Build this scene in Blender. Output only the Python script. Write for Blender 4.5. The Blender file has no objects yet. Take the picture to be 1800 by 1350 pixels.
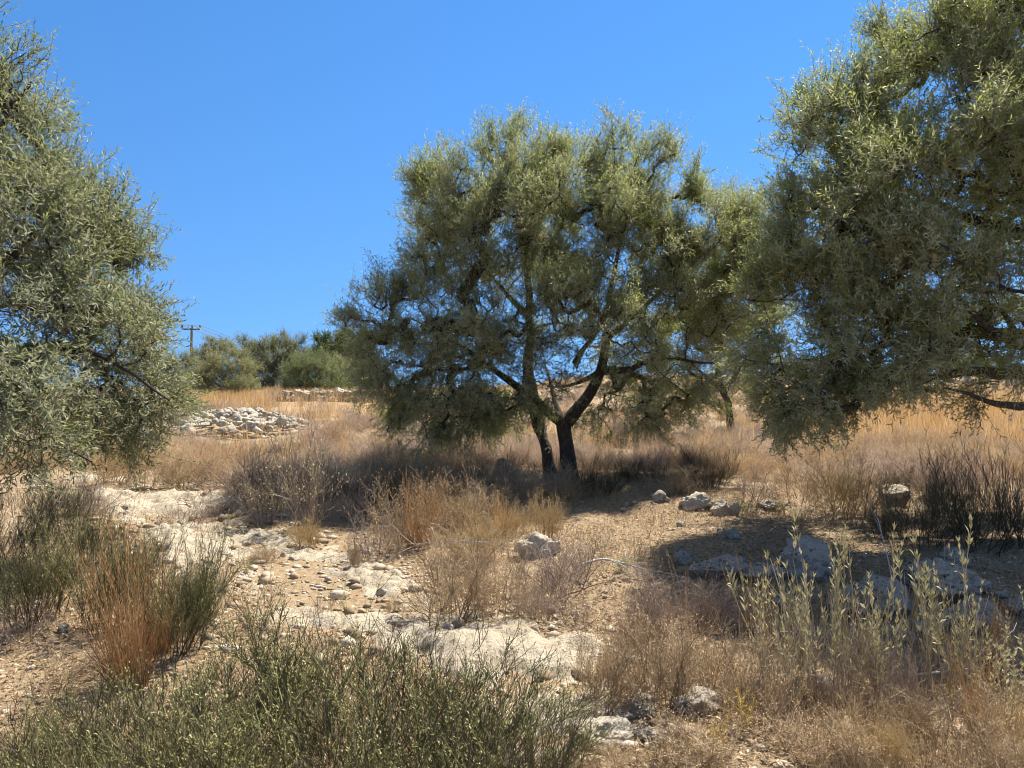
import bpy, math
import numpy as np
from mathutils import Vector, Matrix

# ------------------------------------------------------------------ camera, world, sun, exposure
SC = bpy.context.scene
COL = SC.collection
FPX, HORIZON, EYE = 1360.0, 720.0, 1.6           # focal length in photo pixels (1800 wide), eye height
PITCH = math.atan((HORIZON - 675.0) / FPX)
cam = bpy.data.cameras.new('camera')
cam.sensor_width = 36.0
cam.lens = 36.0 * FPX / 1800.0
cam.clip_start, cam.clip_end = 0.05, 3000.0
co = bpy.data.objects.new('camera', cam)
COL.objects.link(co)
co.location = (0, 0, EYE)
co.rotation_euler = (math.pi / 2 + PITCH, 0, 0)
SC.camera = co

SUN_AZ, SUN_EL = math.radians(42), math.radians(58)      # azimuth from +Y towards +X
sdir = Vector((math.sin(SUN_AZ) * math.cos(SUN_EL), math.cos(SUN_AZ) * math.cos(SUN_EL), math.sin(SUN_EL)))
w = bpy.data.worlds.new('World')
SC.world = w
w.use_nodes = True
nt = w.node_tree
sky = nt.nodes.new('ShaderNodeTexSky')
sky.sky_type = 'NISHITA'
sky.sun_disc = False
sky.sun_elevation, sky.sun_rotation = SUN_EL, SUN_AZ
sky.altitude, sky.air_density, sky.dust_density, sky.ozone_density = 0, 1.1, 0.0, 1.5
hsv = nt.nodes.new('ShaderNodeHueSaturation')
hsv.inputs['Hue'].default_value = 0.503
hsv.inputs['Saturation'].default_value = 1.31
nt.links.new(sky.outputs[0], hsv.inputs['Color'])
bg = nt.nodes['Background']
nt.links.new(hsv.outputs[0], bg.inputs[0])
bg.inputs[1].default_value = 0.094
# clear dry air: the pale band at the horizon sits lower than in the stock sky
tc = nt.nodes.new('ShaderNodeTexCoord'); va = nt.nodes.new('ShaderNodeVectorMath'); vn = nt.nodes.new('ShaderNodeVectorMath')
va.operation, vn.operation = 'ADD', 'NORMALIZE'
va.inputs[1].default_value = (0, 0, .26)
nt.links.new(tc.outputs['Generated'], va.inputs[0]); nt.links.new(va.outputs[0], vn.inputs[0]); nt.links.new(vn.outputs[0], sky.inputs['Vector'])
# unseen high sky greyed and dimmed to cut blue fill and deepen shadows
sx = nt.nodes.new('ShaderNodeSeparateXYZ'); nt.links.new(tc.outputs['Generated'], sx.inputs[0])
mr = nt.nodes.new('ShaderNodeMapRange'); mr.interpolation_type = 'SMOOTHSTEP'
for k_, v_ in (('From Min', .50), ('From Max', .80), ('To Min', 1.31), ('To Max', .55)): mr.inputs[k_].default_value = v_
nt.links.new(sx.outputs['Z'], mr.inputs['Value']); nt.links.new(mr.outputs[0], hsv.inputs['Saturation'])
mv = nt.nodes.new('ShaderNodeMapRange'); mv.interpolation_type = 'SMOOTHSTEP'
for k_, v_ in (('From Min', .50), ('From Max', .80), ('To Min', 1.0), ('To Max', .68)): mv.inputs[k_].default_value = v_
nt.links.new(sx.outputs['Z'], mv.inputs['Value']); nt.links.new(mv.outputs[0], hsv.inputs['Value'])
sl = bpy.data.lights.new('sun', 'SUN')
sl.energy, sl.angle, sl.color = 5.0, math.radians(0.5), (1.0, 0.92, 0.79)
so = bpy.data.objects.new('sun', sl)
COL.objects.link(so)
so.location = sdir * 60
so.rotation_euler = sdir.to_track_quat('Z', 'Y').to_euler()
vs = SC.view_settings
vs.view_transform, vs.look, vs.gamma, vs.exposure = 'Standard', 'None', 1.0, 1.10
SC.cycles.filter_width = 1.05
SC.cycles.max_bounces = 6
SC.cycles.diffuse_bounces = 3
SC.cycles.transmission_bounces = 3
SC.cycles.use_adaptive_sampling = True
SC.cycles.adaptive_threshold = 0.015

# ------------------------------------------------------------------ small maths
def unit(a):
    return a / np.maximum(np.linalg.norm(a, axis=-1, keepdims=True), 1e-9)

def _hash(ix, iy, iz, seed):
    h = (ix.astype(np.int64) * 374761393 + iy.astype(np.int64) * 668265263 + iz.astype(np.int64) * 2147483647 + seed * 974711) & 0xffffffff
    h = ((h ^ (h >> 13)) * 1274126177) & 0xffffffff
    h = ((h ^ (h >> 16)) * 2246822519) & 0xffffffff
    return ((h ^ (h >> 15)) & 0xffff) / 65535.0

def vnoise(x, y, z=None, seed=0):
    """value noise in -1..1"""
    x = np.asarray(x, float); y = np.asarray(y, float)
    z = np.zeros_like(x) if z is None else np.asarray(z, float)
    fx, fy, fz = np.floor(x), np.floor(y), np.floor(z)
    tx, ty, tz = x - fx, y - fy, z - fz
    tx, ty, tz = [t * t * t * (t * (t * 6 - 15) + 10) for t in (tx, ty, tz)]
    r = 0
    for a in (0, 1):
        for b in (0, 1):
            for c in (0, 1):
                r = r + _hash(fx + a, fy + b, fz + c, seed) * (tx if a else 1 - tx) * (ty if b else 1 - ty) * (tz if c else 1 - tz)
    return r * 2 - 1

def fbm(x, y, z=None, oct=4, seed=0):
    r, a = 0, 0.5
    for o in range(oct):
        k = 2.03 ** o
        r = r + a * vnoise(np.asarray(x) * k + o * 17.3, np.asarray(y) * k - o * 9.1, None if z is None else np.asarray(z) * k, seed + o)
        a *= 0.5
    return r

def sstep(a, b, x):
    t = np.clip((x - a) / (b - a), 0, 1)
    return t * t * (3 - 2 * t)

# ------------------------------------------------------------------ terrain
_py = np.array([-60, -10, 0, 4, 8, 12, 16, 20, 22, 26, 30, 40, 50, 62, 80, 120, 400, 3000.])
_pz = np.array([-2.5, -.4, -.06, 0, .25, .52, .68, .90, 1.05, 1.45, 1.9, 2.55, 3.0, 3.4, 3.4, 1.0, -14, -40.])
_fy = np.linspace(-60, 120, 1801)
_fz = np.interp(_fy, _py, _pz)
_k = np.hanning(41); _k /= _k.sum()
_fz = np.convolve(np.pad(_fz, 20, mode='edge'), _k, mode='valid')

def h_base(x, y):
    x = np.asarray(x, float); y = np.asarray(y, float)
    z = np.where(y > 118, np.interp(y, _py, _pz), np.interp(y, _fy, _fz))
    z = z + 0.10 * fbm(x * .35, y * .35, oct=2, seed=3) * sstep(1, 6, np.hypot(x, y))
    z = z + .7 * sstep(20, 42, y) * sstep(-.05, .14, x / np.maximum(y, 1)) * (1 - sstep(80, 200, y))
    # a low broken terrace step under the big boulders
    z = z - 0.16 * sstep(0.9, 2.2, x) * (1 - sstep(5.6, 6.6, y + .25 * np.sin(x * 2.1))) * sstep(2.5, 4.5, y)
    # the little ledge carried by the row of pale stones
    z = z + 0.10 * sstep(9.3, 9.7, y - .12 * (x - 2.2)) * sstep(1.2, 1.8, x) * (1 - sstep(12, 16, y))
    return z

def cam_ray(px, py):
    c, s = math.cos(PITCH), math.sin(PITCH)
    a, b = (px - 900.0) / FPX, -(py - 675.0) / FPX
    return np.array([a, c - b * s, s + b * c])

_T = np.concatenate([np.arange(0.8, 20, .02), np.arange(20, 110, .1)])
def G(px, py):
    """where the photo's ray through (px, py) meets the ground"""
    d = cam_ray(px, py)
    p = np.array([0, 0, EYE])[:, None] + d[:, None] * _T[None]
    below = np.where(p[2] < h_base(p[0], p[1]))[0]
    i = below[0] if len(below) else len(_T) - 1
    return p[0, i], p[1, i]

def AT(px, py, depth):
    d = cam_ray(px, py)
    return np.array([0, 0, EYE]) + d * depth / d[1]

PATH = [G(*p) for p in ((120, 838), (200, 858), (262, 885), (345, 925), (430, 962), (520, 1010), (590, 1052), (690, 1082), (800, 1112), (890, 1148), (960, 1196), (1020, 1262))]
PATHW = [.75, .8, .8, .55, .65, .72, .7, .5, .5, .52, .48, .4]

def path_mask(x, y):
    x = np.asarray(x, float); y = np.asarray(y, float)
    best = np.full(x.shape, -9.0)
    for (a, b, wa, wb) in zip(PATH[:-1], PATH[1:], PATHW[:-1], PATHW[1:]):
        ax, ay = a; dx, dy = b[0] - ax, b[1] - ay
        t = np.clip(((x - ax) * dx + (y - ay) * dy) / (dx * dx + dy * dy), 0, 1)
        d = np.hypot(x - ax - t * dx, y - ay - t * dy)
        best = np.maximum(best, 1 - d / (wa + (wb - wa) * t))
    return best          # 1 on the centre line, 0 on the edge, negative outside

def h_full(x, y):
    z = h_base(x, y)
    r = np.hypot(x, y)
    near = 1 - sstep(14, 40, r)
    z = z + near * (0.030 * fbm(np.asarray(x) * 1.7, np.asarray(y) * 1.7, oct=3, seed=11) + 0.014 * fbm(np.asarray(x) * 7, np.asarray(y) * 7, oct=3, seed=21))
    z = z - .02 * sstep(-.1, .5, path_mask(x, y))
    return z

# ------------------------------------------------------------------ mesh building
class Geo:
    def __init__(s):
        s.v, s.f, s.a, s.n = [], [], [], 0
    def add(s, verts, quads, val):
        verts = np.asarray(verts, float).reshape(-1, 3)
        s.v.append(verts); s.f.append(np.asarray(quads, np.int64).reshape(-1, 4) + s.n)
        s.a.append(np.broadcast_to(np.asarray(val, float), (len(verts),)).astype(float))
        s.n += len(verts)
    def arrays(s):
        return np.concatenate(s.v), np.concatenate(s.f), np.concatenate(s.a)

def mesh_from(name, V, Q, A, mat, smooth=False):
    me = bpy.data.meshes.new(name)
    me.vertices.add(len(V))
    me.vertices.foreach_set('co', np.ascontiguousarray(V, np.float32).ravel())
    tri = Q[:, 2] == Q[:, 3]
    cnt = np.where(tri, 3, 4)
    keep = np.ones(Q.shape, bool); keep[tri, 3] = False
    me.loops.add(int(cnt.sum()))
    me.loops.foreach_set('vertex_index', Q[keep].astype(np.int32))
    me.polygons.add(len(Q))
    me.polygons.foreach_set('loop_start', np.concatenate([[0], np.cumsum(cnt)[:-1]]).astype(np.int32))
    if smooth:
        me.polygons.foreach_set('use_smooth', np.ones(len(Q), bool))
    at = me.attributes.new('v', 'FLOAT', 'POINT')
    at.data.foreach_set('value', np.ascontiguousarray(A, np.float32))
    me.materials.append(mat)
    me.update(calc_edges=True)
    return me

def build(name, geo, mat, parent=None, smooth=False, origin=None):
    V, Q, A = geo.arrays()
    if origin is not None:
        V = V - np.asarray(origin)
    o = bpy.data.objects.new(name, mesh_from(name, V, Q, A, mat, smooth))
    COL.objects.link(o)
    o.parent = parent
    return o

def tag(o, label, cat=None, group=None, kind=None):
    o['label'] = label
    if cat: o['category'] = cat
    if group: o['group'] = group
    if kind: o['kind'] = kind
    return o

def empty(name, loc):
    o = bpy.data.objects.new(name, None)
    o.empty_display_size = .2
    COL.objects.link(o)
    o.location = loc
    return o

def ribbons(geo, P, W, val, rng):
    """flat tapered strips along polylines P (n,k,3), widths W (n,k) or scalar"""
    n, k, _ = P.shape
    W = np.broadcast_to(W, (n, k))
    d = unit(P[:, -1] - P[:, 0])
    s = unit(np.cross(d, unit(rng.normal(size=(n, 3)))))
    off = s[:, None, :] * W[:, :, None] * .5
    V = np.stack([P - off, P + off], 2).reshape(n, k * 2, 3)
    i = np.arange(k - 1) * 2
    q = np.stack([i, i + 1, i + 3, i + 2], 1)
    Q = (np.arange(n)[:, None, None] * (2 * k) + q[None]).reshape(-1, 4)
    geo.add(V, Q, np.repeat(np.broadcast_to(val, (n,)), 2 * k))

def tubes(geo, P, R, val, sides=5):
    n, k, _ = P.shape
    R = np.broadcast_to(R, (n, k))
    T = np.empty_like(P)
    T[:, 1:-1] = P[:, 2:] - P[:, :-2]; T[:, 0] = P[:, 1] - P[:, 0]; T[:, -1] = P[:, -1] - P[:, -2]
    T = unit(T)
    ref = np.where(np.abs(unit(P[:, -1] - P[:, 0])[:, 2:3]) > .8, np.array([[1., .1, 0]]), np.array([[.1, 0, 1.]]))
    S = unit(np.cross(T, ref[:, None, :])); U = np.cross(S, T)
    a = np.arange(sides) * 2 * math.pi / sides
    V = P[:, :, None, :] + R[:, :, None, None] * (S[:, :, None, :] * np.cos(a)[None, None, :, None] + U[:, :, None, :] * np.sin(a)[None, None, :, None])
    j = np.arange(sides); jn = (j + 1) % sides
    q = np.concatenate([np.stack([r * sides + j, r * sides + jn, (r + 1) * sides + jn, (r + 1) * sides + j], 1) for r in range(k - 1)])
    Q = (np.arange(n)[:, None, None] * (k * sides) + q[None]).reshape(-1, 4)
    geo.add(V.reshape(-1, 3), Q, np.repeat(np.broadcast_to(val, (n,)), k * sides))

def leaves(geo, base, d, nrm, L, Wd, val, fold=.25):
    """lens-shaped folded leaves: base (n,3), direction, face normal, length, width"""
    n = len(base)
    L = np.broadcast_to(L, (n,))[:, None]; Wd = np.broadcast_to(Wd, (n,))[:, None]
    s = unit(np.cross(d, nrm)); u = np.cross(s, d)
    mid = base + d * L * .5
    V = np.stack([base, mid - s * Wd * .5 + u * Wd * fold, base + d * L - u * L * .06, mid + s * Wd * .5 + u * Wd * fold], 1)
    Q = np.arange(n)[:, None] * 4 + np.arange(4)[None]
    geo.add(V, Q, np.repeat(np.broadcast_to(val, (n,)), 4))

def grow(P, m, ang, L, k, rng, up=0.0, tmin=.2, wob=.12, spread=.25):
    """m side shoots on every polyline of P; returns (n*m,k,3)"""
    n, kp, _ = P.shape
    t = rng.uniform(tmin, .98, (n, m))
    f = t * (kp - 1); i = np.minimum(f.astype(int), kp - 2); fr = (f - i)[..., None]
    idx = np.arange(n)[:, None]
    base = P[idx, i] * (1 - fr) + P[idx, i + 1] * fr
    tan = unit(P[idx, i + 1] - P[idx, i])
    rnd = rng.normal(size=(n, m, 3)); side = unit(rnd - (rnd * tan).sum(-1, keepdims=True) * tan)
    a = ang * (1 + spread * rng.normal(size=(n, m, 1)))
    d = tan * np.cos(a) + side * np.sin(a)
    ln = L * rng.uniform(.55, 1.2, (n, m, 1))
    return walk(base.reshape(-1, 3), d.reshape(-1, 3), ln.reshape(-1, 1), k, rng, up, wob)

def walk(base, d, ln, k, rng, up, wob):
    pts = [base]; d = unit(d)
    for j in range(k - 1):
        d = unit(d + np.array([0, 0, up]) + wob * rng.normal(size=d.shape))
        pts.append(pts[-1] + d * ln / (k - 1))
    return np.stack(pts, 1)

# ------------------------------------------------------------------ materials
def new_mat(name):
    m = bpy.data.materials.new(name); m.use_nodes = True
    n = m.node_tree.nodes; b = n['Principled BSDF']
    return m, m.node_tree, b

def ramp(nt, stops, fac):
    r = nt.nodes.new('ShaderNodeValToRGB')
    e = r.color_ramp.elements
    while len(e) < len(stops): e.new(.5)
    for el, (p, c) in zip(e, stops):
        el.position = p; el.color = (*c, 1)
    nt.links.new(fac, r.inputs[0])
    return r.outputs[0]

def plant_mat(name, stops, under=None, rough=.6, trans=.25, spec=.3, vary=.12):
    m, nt, b = new_mat(name)
    at = nt.nodes.new('ShaderNodeAttribute'); at.attribute_name = 'v'
    oi = nt.nodes.new('ShaderNodeObjectInfo')
    c = ramp(nt, stops, at.outputs['Fac'])
    if under is not None:
        ge = nt.nodes.new('ShaderNodeNewGeometry')
        mx = nt.nodes.new('ShaderNodeMix'); mx.data_type = 'RGBA'
        nt.links.new(ge.outputs['Backfacing'], mx.inputs['Factor'])
        nt.links.new(c, mx.inputs['A']); mx.inputs['B'].default_value = (*under, 1)
        c = mx.outputs['Result']
    if vary:
        mr = nt.nodes.new('ShaderNodeMapRange')
        mr.inputs['To Min'].default_value = 1 - vary; mr.inputs['To Max'].default_value = 1 + vary
        nt.links.new(oi.outputs['Random'], mr.inputs['Value'])
        h = nt.nodes.new('ShaderNodeHueSaturation')
        nt.links.new(mr.outputs[0], h.inputs['Value']); nt.links.new(c, h.inputs['Color'])
        c = h.outputs[0]
    nt.links.new(c, b.inputs['Base Color'])
    b.inputs['Roughness'].default_value = rough
    b.inputs['Specular IOR Level'].default_value = spec
    if trans:
        tr = nt.nodes.new('ShaderNodeBsdfTranslucent')
        nt.links.new(c, tr.inputs[0])
        mx = nt.nodes.new('ShaderNodeMixShader'); mx.inputs[0].default_value = trans
        nt.links.new(b.outputs[0], mx.inputs[1]); nt.links.new(tr.outputs[0], mx.inputs[2])
        nt.links.new(mx.outputs[0], nt.nodes['Material Output'].inputs[0])
    return m

def tex(nt, kind, scale, detail=4, rough=.6, vec=None):
    t = nt.nodes.new('ShaderNodeTexNoise' if kind == 'noise' else 'ShaderNodeTexVoronoi')
    t.inputs['Scale'].default_value = scale
    if kind == 'noise':
        t.inputs['Detail'].default_value = detail; t.inputs['Roughness'].default_value = rough
    if vec is not None: nt.links.new(vec, t.inputs['Vector'])
    return t

def mixc(nt, fac, a, b):
    m = nt.nodes.new('ShaderNodeMix'); m.data_type = 'RGBA'
    for key, v in (('Factor', fac), ('A', a), ('B', b)):
        if isinstance(v, tuple): m.inputs[key].default_value = (*v, 1)
        elif isinstance(v, (int, float)): m.inputs[key].default_value = v
        else: nt.links.new(v, m.inputs[key])
    return m.outputs['Result']

def bump(nt, b, height, strength, dist):
    bp = nt.nodes.new('ShaderNodeBump')
    bp.inputs['Strength'].default_value = strength; bp.inputs['Distance'].default_value = dist
    nt.links.new(height, bp.inputs['Height']); nt.links.new(bp.outputs[0], b.inputs['Normal'])

def soil_mat():
    m, nt, b = new_mat('dry_soil')
    ge = nt.nodes.new('ShaderNodeNewGeometry'); pos = ge.outputs['Position']
    n1 = tex(nt, 'noise', 1.1, 5, .62, pos); n2 = tex(nt, 'noise', 26, 6, .7, pos); n3 = tex(nt, 'noise', 120, 3, .7, pos)
    c = ramp(nt, [(.30, (.29, .205, .125)), (.5, (.41, .305, .19)), (.68, (.53, .435, .305))], n1.outputs[0])
    c2 = ramp(nt, [(.34, (.14, .095, .06)), (.52, (.42, .31, .195)), (.72, (.64, .53, .38))], n2.outputs[0])
    c = mixc(nt, .6, c, c2)
    v = tex(nt, 'voronoi', 38, vec=pos)
    peb = ramp(nt, [(.10, (1, 1, 1)), (.20, (0, 0, 0))], v.outputs['Distance'])
    sp = ramp(nt, [(.55, (0, 0, 0)), (.62, (1, 1, 1))], tex(nt, 'noise', 3.3, 3, .6, pos).outputs[0])
    mul = nt.nodes.new('ShaderNodeMath'); mul.operation = 'MULTIPLY'
    nt.links.new(peb, mul.inputs[0]); nt.links.new(sp, mul.inputs[1])
    c = mixc(nt, mul.outputs[0], c, (.60, .53, .41))
    nt.links.new(c, b.inputs['Base Color']); b.inputs['Roughness'].default_value = .95
    b.inputs['Specular IOR Level'].default_value = .15
    ad = nt.nodes.new('ShaderNodeMath'); ad.operation = 'ADD'
    nt.links.new(n2.outputs[0], ad.inputs[0]); nt.links.new(n3.outputs[0], ad.inputs[1])
    bump(nt, b, ad.outputs[0], .8, .03)
    return m

def rock_mat(name, light, mid, dark, lichen=.45, scale=1.0):
    m, nt, b = new_mat(name)
    tc = nt.nodes.new('ShaderNodeNewGeometry'); pos = tc.outputs['Position']
    n1 = tex(nt, 'noise', 3.5 * scale, 6, .65, pos); n2 = tex(nt, 'noise', 18 * scale, 6, .72, pos); n3 = tex(nt, 'noise', 70 * scale, 4, .7, pos)
    c = ramp(nt, [(.3, mid), (.6, light)], n1.outputs[0])
    pit = ramp(nt, [(lichen - .07, (1, 1, 1)), (lichen + .03, (0, 0, 0))], n2.outputs[0])
    c = mixc(nt, pit, c, dark)
    fine = ramp(nt, [(.34, (.55, .55, .55)), (.6, (1, 1, 1))], n3.outputs[0])
    mm = nt.nodes.new('ShaderNodeMix'); mm.data_type = 'RGBA'; mm.blend_type = 'MULTIPLY'; mm.inputs['Factor'].default_value = .7
    nt.links.new(c, mm.inputs['A']); nt.links.new(fine, mm.inputs['B'])
    nt.links.new(mm.outputs['Result'], b.inputs['Base Color'])
    b.inputs['Roughness'].default_value = .92; b.inputs['Specular IOR Level'].default_value = .2
    ad = nt.nodes.new('ShaderNodeMath'); ad.operation = 'ADD'
    nt.links.new(n2.outputs[0], ad.inputs[0]); nt.links.new(n3.outputs[0], ad.inputs[1])
    bump(nt, b, ad.outputs[0], .9, .025)
    return m

def bark_mat():
    m, nt, b = new_mat('olive_bark')
    ge = nt.nodes.new('ShaderNodeNewGeometry')
    mp = nt.nodes.new('ShaderNodeMapping'); mp.inputs['Scale'].default_value = (1, 1, .35)
    nt.links.new(ge.outputs['Position'], mp.inputs[0])
    n1 = tex(nt, 'noise', 22, 6, .7, mp.outputs[0])
    c = ramp(nt, [(.3, (.03, .024, .02)), (.55, (.085, .068, .055)), (.75, (.17, .145, .12))], n1.outputs[0])
    nt.links.new(c, b.inputs['Base Color']); b.inputs['Roughness'].default_value = .95
    bump(nt, b, n1.outputs[0], 1.0, .04)
    return m

M_soil = soil_mat()
M_bed = rock_mat('bedrock', (.62, .55, .43), (.47, .385, .275), (.24, .19, .14), .43)
M_grey = rock_mat('grey_limestone', (.52, .47, .395), (.36, .315, .25), (.09, .078, .062), .43)
M_pale = rock_mat('pale_limestone', (.66, .60, .49), (.52, .44, .33), (.22, .18, .14), .38)
M_bark = bark_mat()
M_leaf = plant_mat('olive_leaf', [(0, (.15, .18, .056)), (.45, (.32, .375, .108)), (.8, (.45, .49, .16)), (.97, (.50, .50, .20)), (1, (.44, .30, .10))], under=(.45, .455, .28), rough=.5, trans=.5, spec=.28, vary=0)
M_leaf_grey = plant_mat('olive_leaf_grey', [(0, (.105, .13, .050)), (.5, (.215, .25, .092)), (.93, (.33, .35, .15)), (1, (.38, .28, .12))], under=(.36, .375, .25), rough=.52, trans=.47, spec=.25, vary=0)
M_leaf_far = plant_mat('olive_leaf_far', [(0, (.14, .17, .055)), (1, (.28, .30, .11))], under=(.30, .32, .21), rough=.6, trans=.35, vary=0)
M_leaf_carob = plant_mat('carob_leaf', [(0, (.045, .085, .02)), (1, (.12, .19, .04))], rough=.45, trans=.3, spec=.5, vary=0)
M_leaf_pale = plant_mat('pale_bush_leaf', [(0, (.24, .26, .11)), (1, (.44, .44, .21))], rough=.6, trans=.35, vary=0)
M_leaf_green = plant_mat('bush_leaf', [(0, (.15, .20, .065)), (1, (.30, .34, .13))], rough=.55, trans=.35, vary=0)
M_twig = plant_mat('olive_twig', [(0, (.10, .085, .068)), (1, (.25, .22, .18))], rough=.85, trans=0, vary=0)

# ------------------------------------------------------------------ ground sheet
def make_ground():
    rr = np.concatenate([[0.02], np.geomspace(.35, 45, 620), np.geomspace(47, 2600, 60)])
    fr = np.radians(np.linspace(-44, 44, 561))
    bk = np.radians(np.linspace(44, 316, 90))[1:-1]
    th = np.concatenate([fr, bk])
    R, T = np.meshgrid(rr, th, indexing='ij')
    X, Y = R * np.sin(T), R * np.cos(T)
    Z = h_full(X, Y)
    nr, ntn = R.shape
    V = np.stack([X, Y, Z], -1).reshape(-1, 3)
    i, j = np.meshgrid(np.arange(nr - 1), np.arange(ntn), indexing='ij')
    jn = (j + 1) % ntn
    Q = np.stack([i * ntn + jn, i * ntn + j, (i + 1) * ntn + j, (i + 1) * ntn + jn], -1).reshape(-1, 4)
    g = Geo(); g.add(V, Q[:, ::-1], 0)
    o = build('ground', g, M_soil, smooth=True)
    tag(o, 'dry stony hillside of tan soil rising to a low crest', 'ground', kind='structure')

def make_path():
    xs = np.arange(-7.2, 1.4, .022); ys = np.arange(3.3, 12.6, .026)
    X, Y = np.meshgrid(xs, ys, indexing='ij')
    m = path_mask(X, Y) + .55 * fbm(X * 1.3, Y * 1.3, oct=3, seed=51) + .55 * fbm(X * 5, Y * 5, oct=4, seed=53) + .12
    led = fbm(X * .9 + .4 * Y, Y * 1.2 - .3 * X, oct=3, seed=61) * 5
    fl = np.floor(led); led = (fl + sstep(.75, 1.0, led - fl)) / 5
    Z = h_full(X, Y) - .075 + .10 * sstep(-.25, .35, m) + .17 * led * sstep(.0, .5, m) + .07 * fbm(X * 6, Y * 6, oct=5, seed=71) * sstep(-.2, .3, m)
    keep = m > -.55
    nx, ny = X.shape
    i, j = np.meshgrid(np.arange(nx - 1), np.arange(ny - 1), indexing='ij')
    ok = keep[:-1, :-1] & keep[1:, :-1] & keep[:-1, 1:] & keep[1:, 1:]
    Q = np.stack([i * ny + j, (i + 1) * ny + j, (i + 1) * ny + j + 1, i * ny + j + 1], -1)[ok]
    used = np.unique(Q); mp = np.full(nx * ny, -1); mp[used] = np.arange(len(used))
    g = Geo(); g.add(np.stack([X, Y, Z], -1).reshape(-1, 3)[used], mp[Q], 0)
    o = build('path', g, M_bed, smooth=True)
    tag(o, 'worn track of pale exposed bedrock winding through the dry scrub', 'path', kind='structure')

make_ground()
make_path()

# ------------------------------------------------------------------ trees
def resample(pts, step):
    pts = np.asarray(pts, float)
    seg = np.linalg.norm(np.diff(pts[:, :3], axis=0), axis=1); s = np.concatenate([[0], np.cumsum(seg)])
    n = max(3, int(s[-1] / step) + 1)
    u = np.linspace(0, s[-1], n)
    # smooth (Catmull-like) by interpolating and averaging once
    q = np.stack([np.interp(u, s, pts[:, c]) for c in range(pts.shape[1])], 1)
    if n > 4:
        q2 = q.copy(); q2[1:-1] = .5 * q[1:-1] + .25 * (q[:-2] + q[2:]); q = q2
    return q

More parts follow.
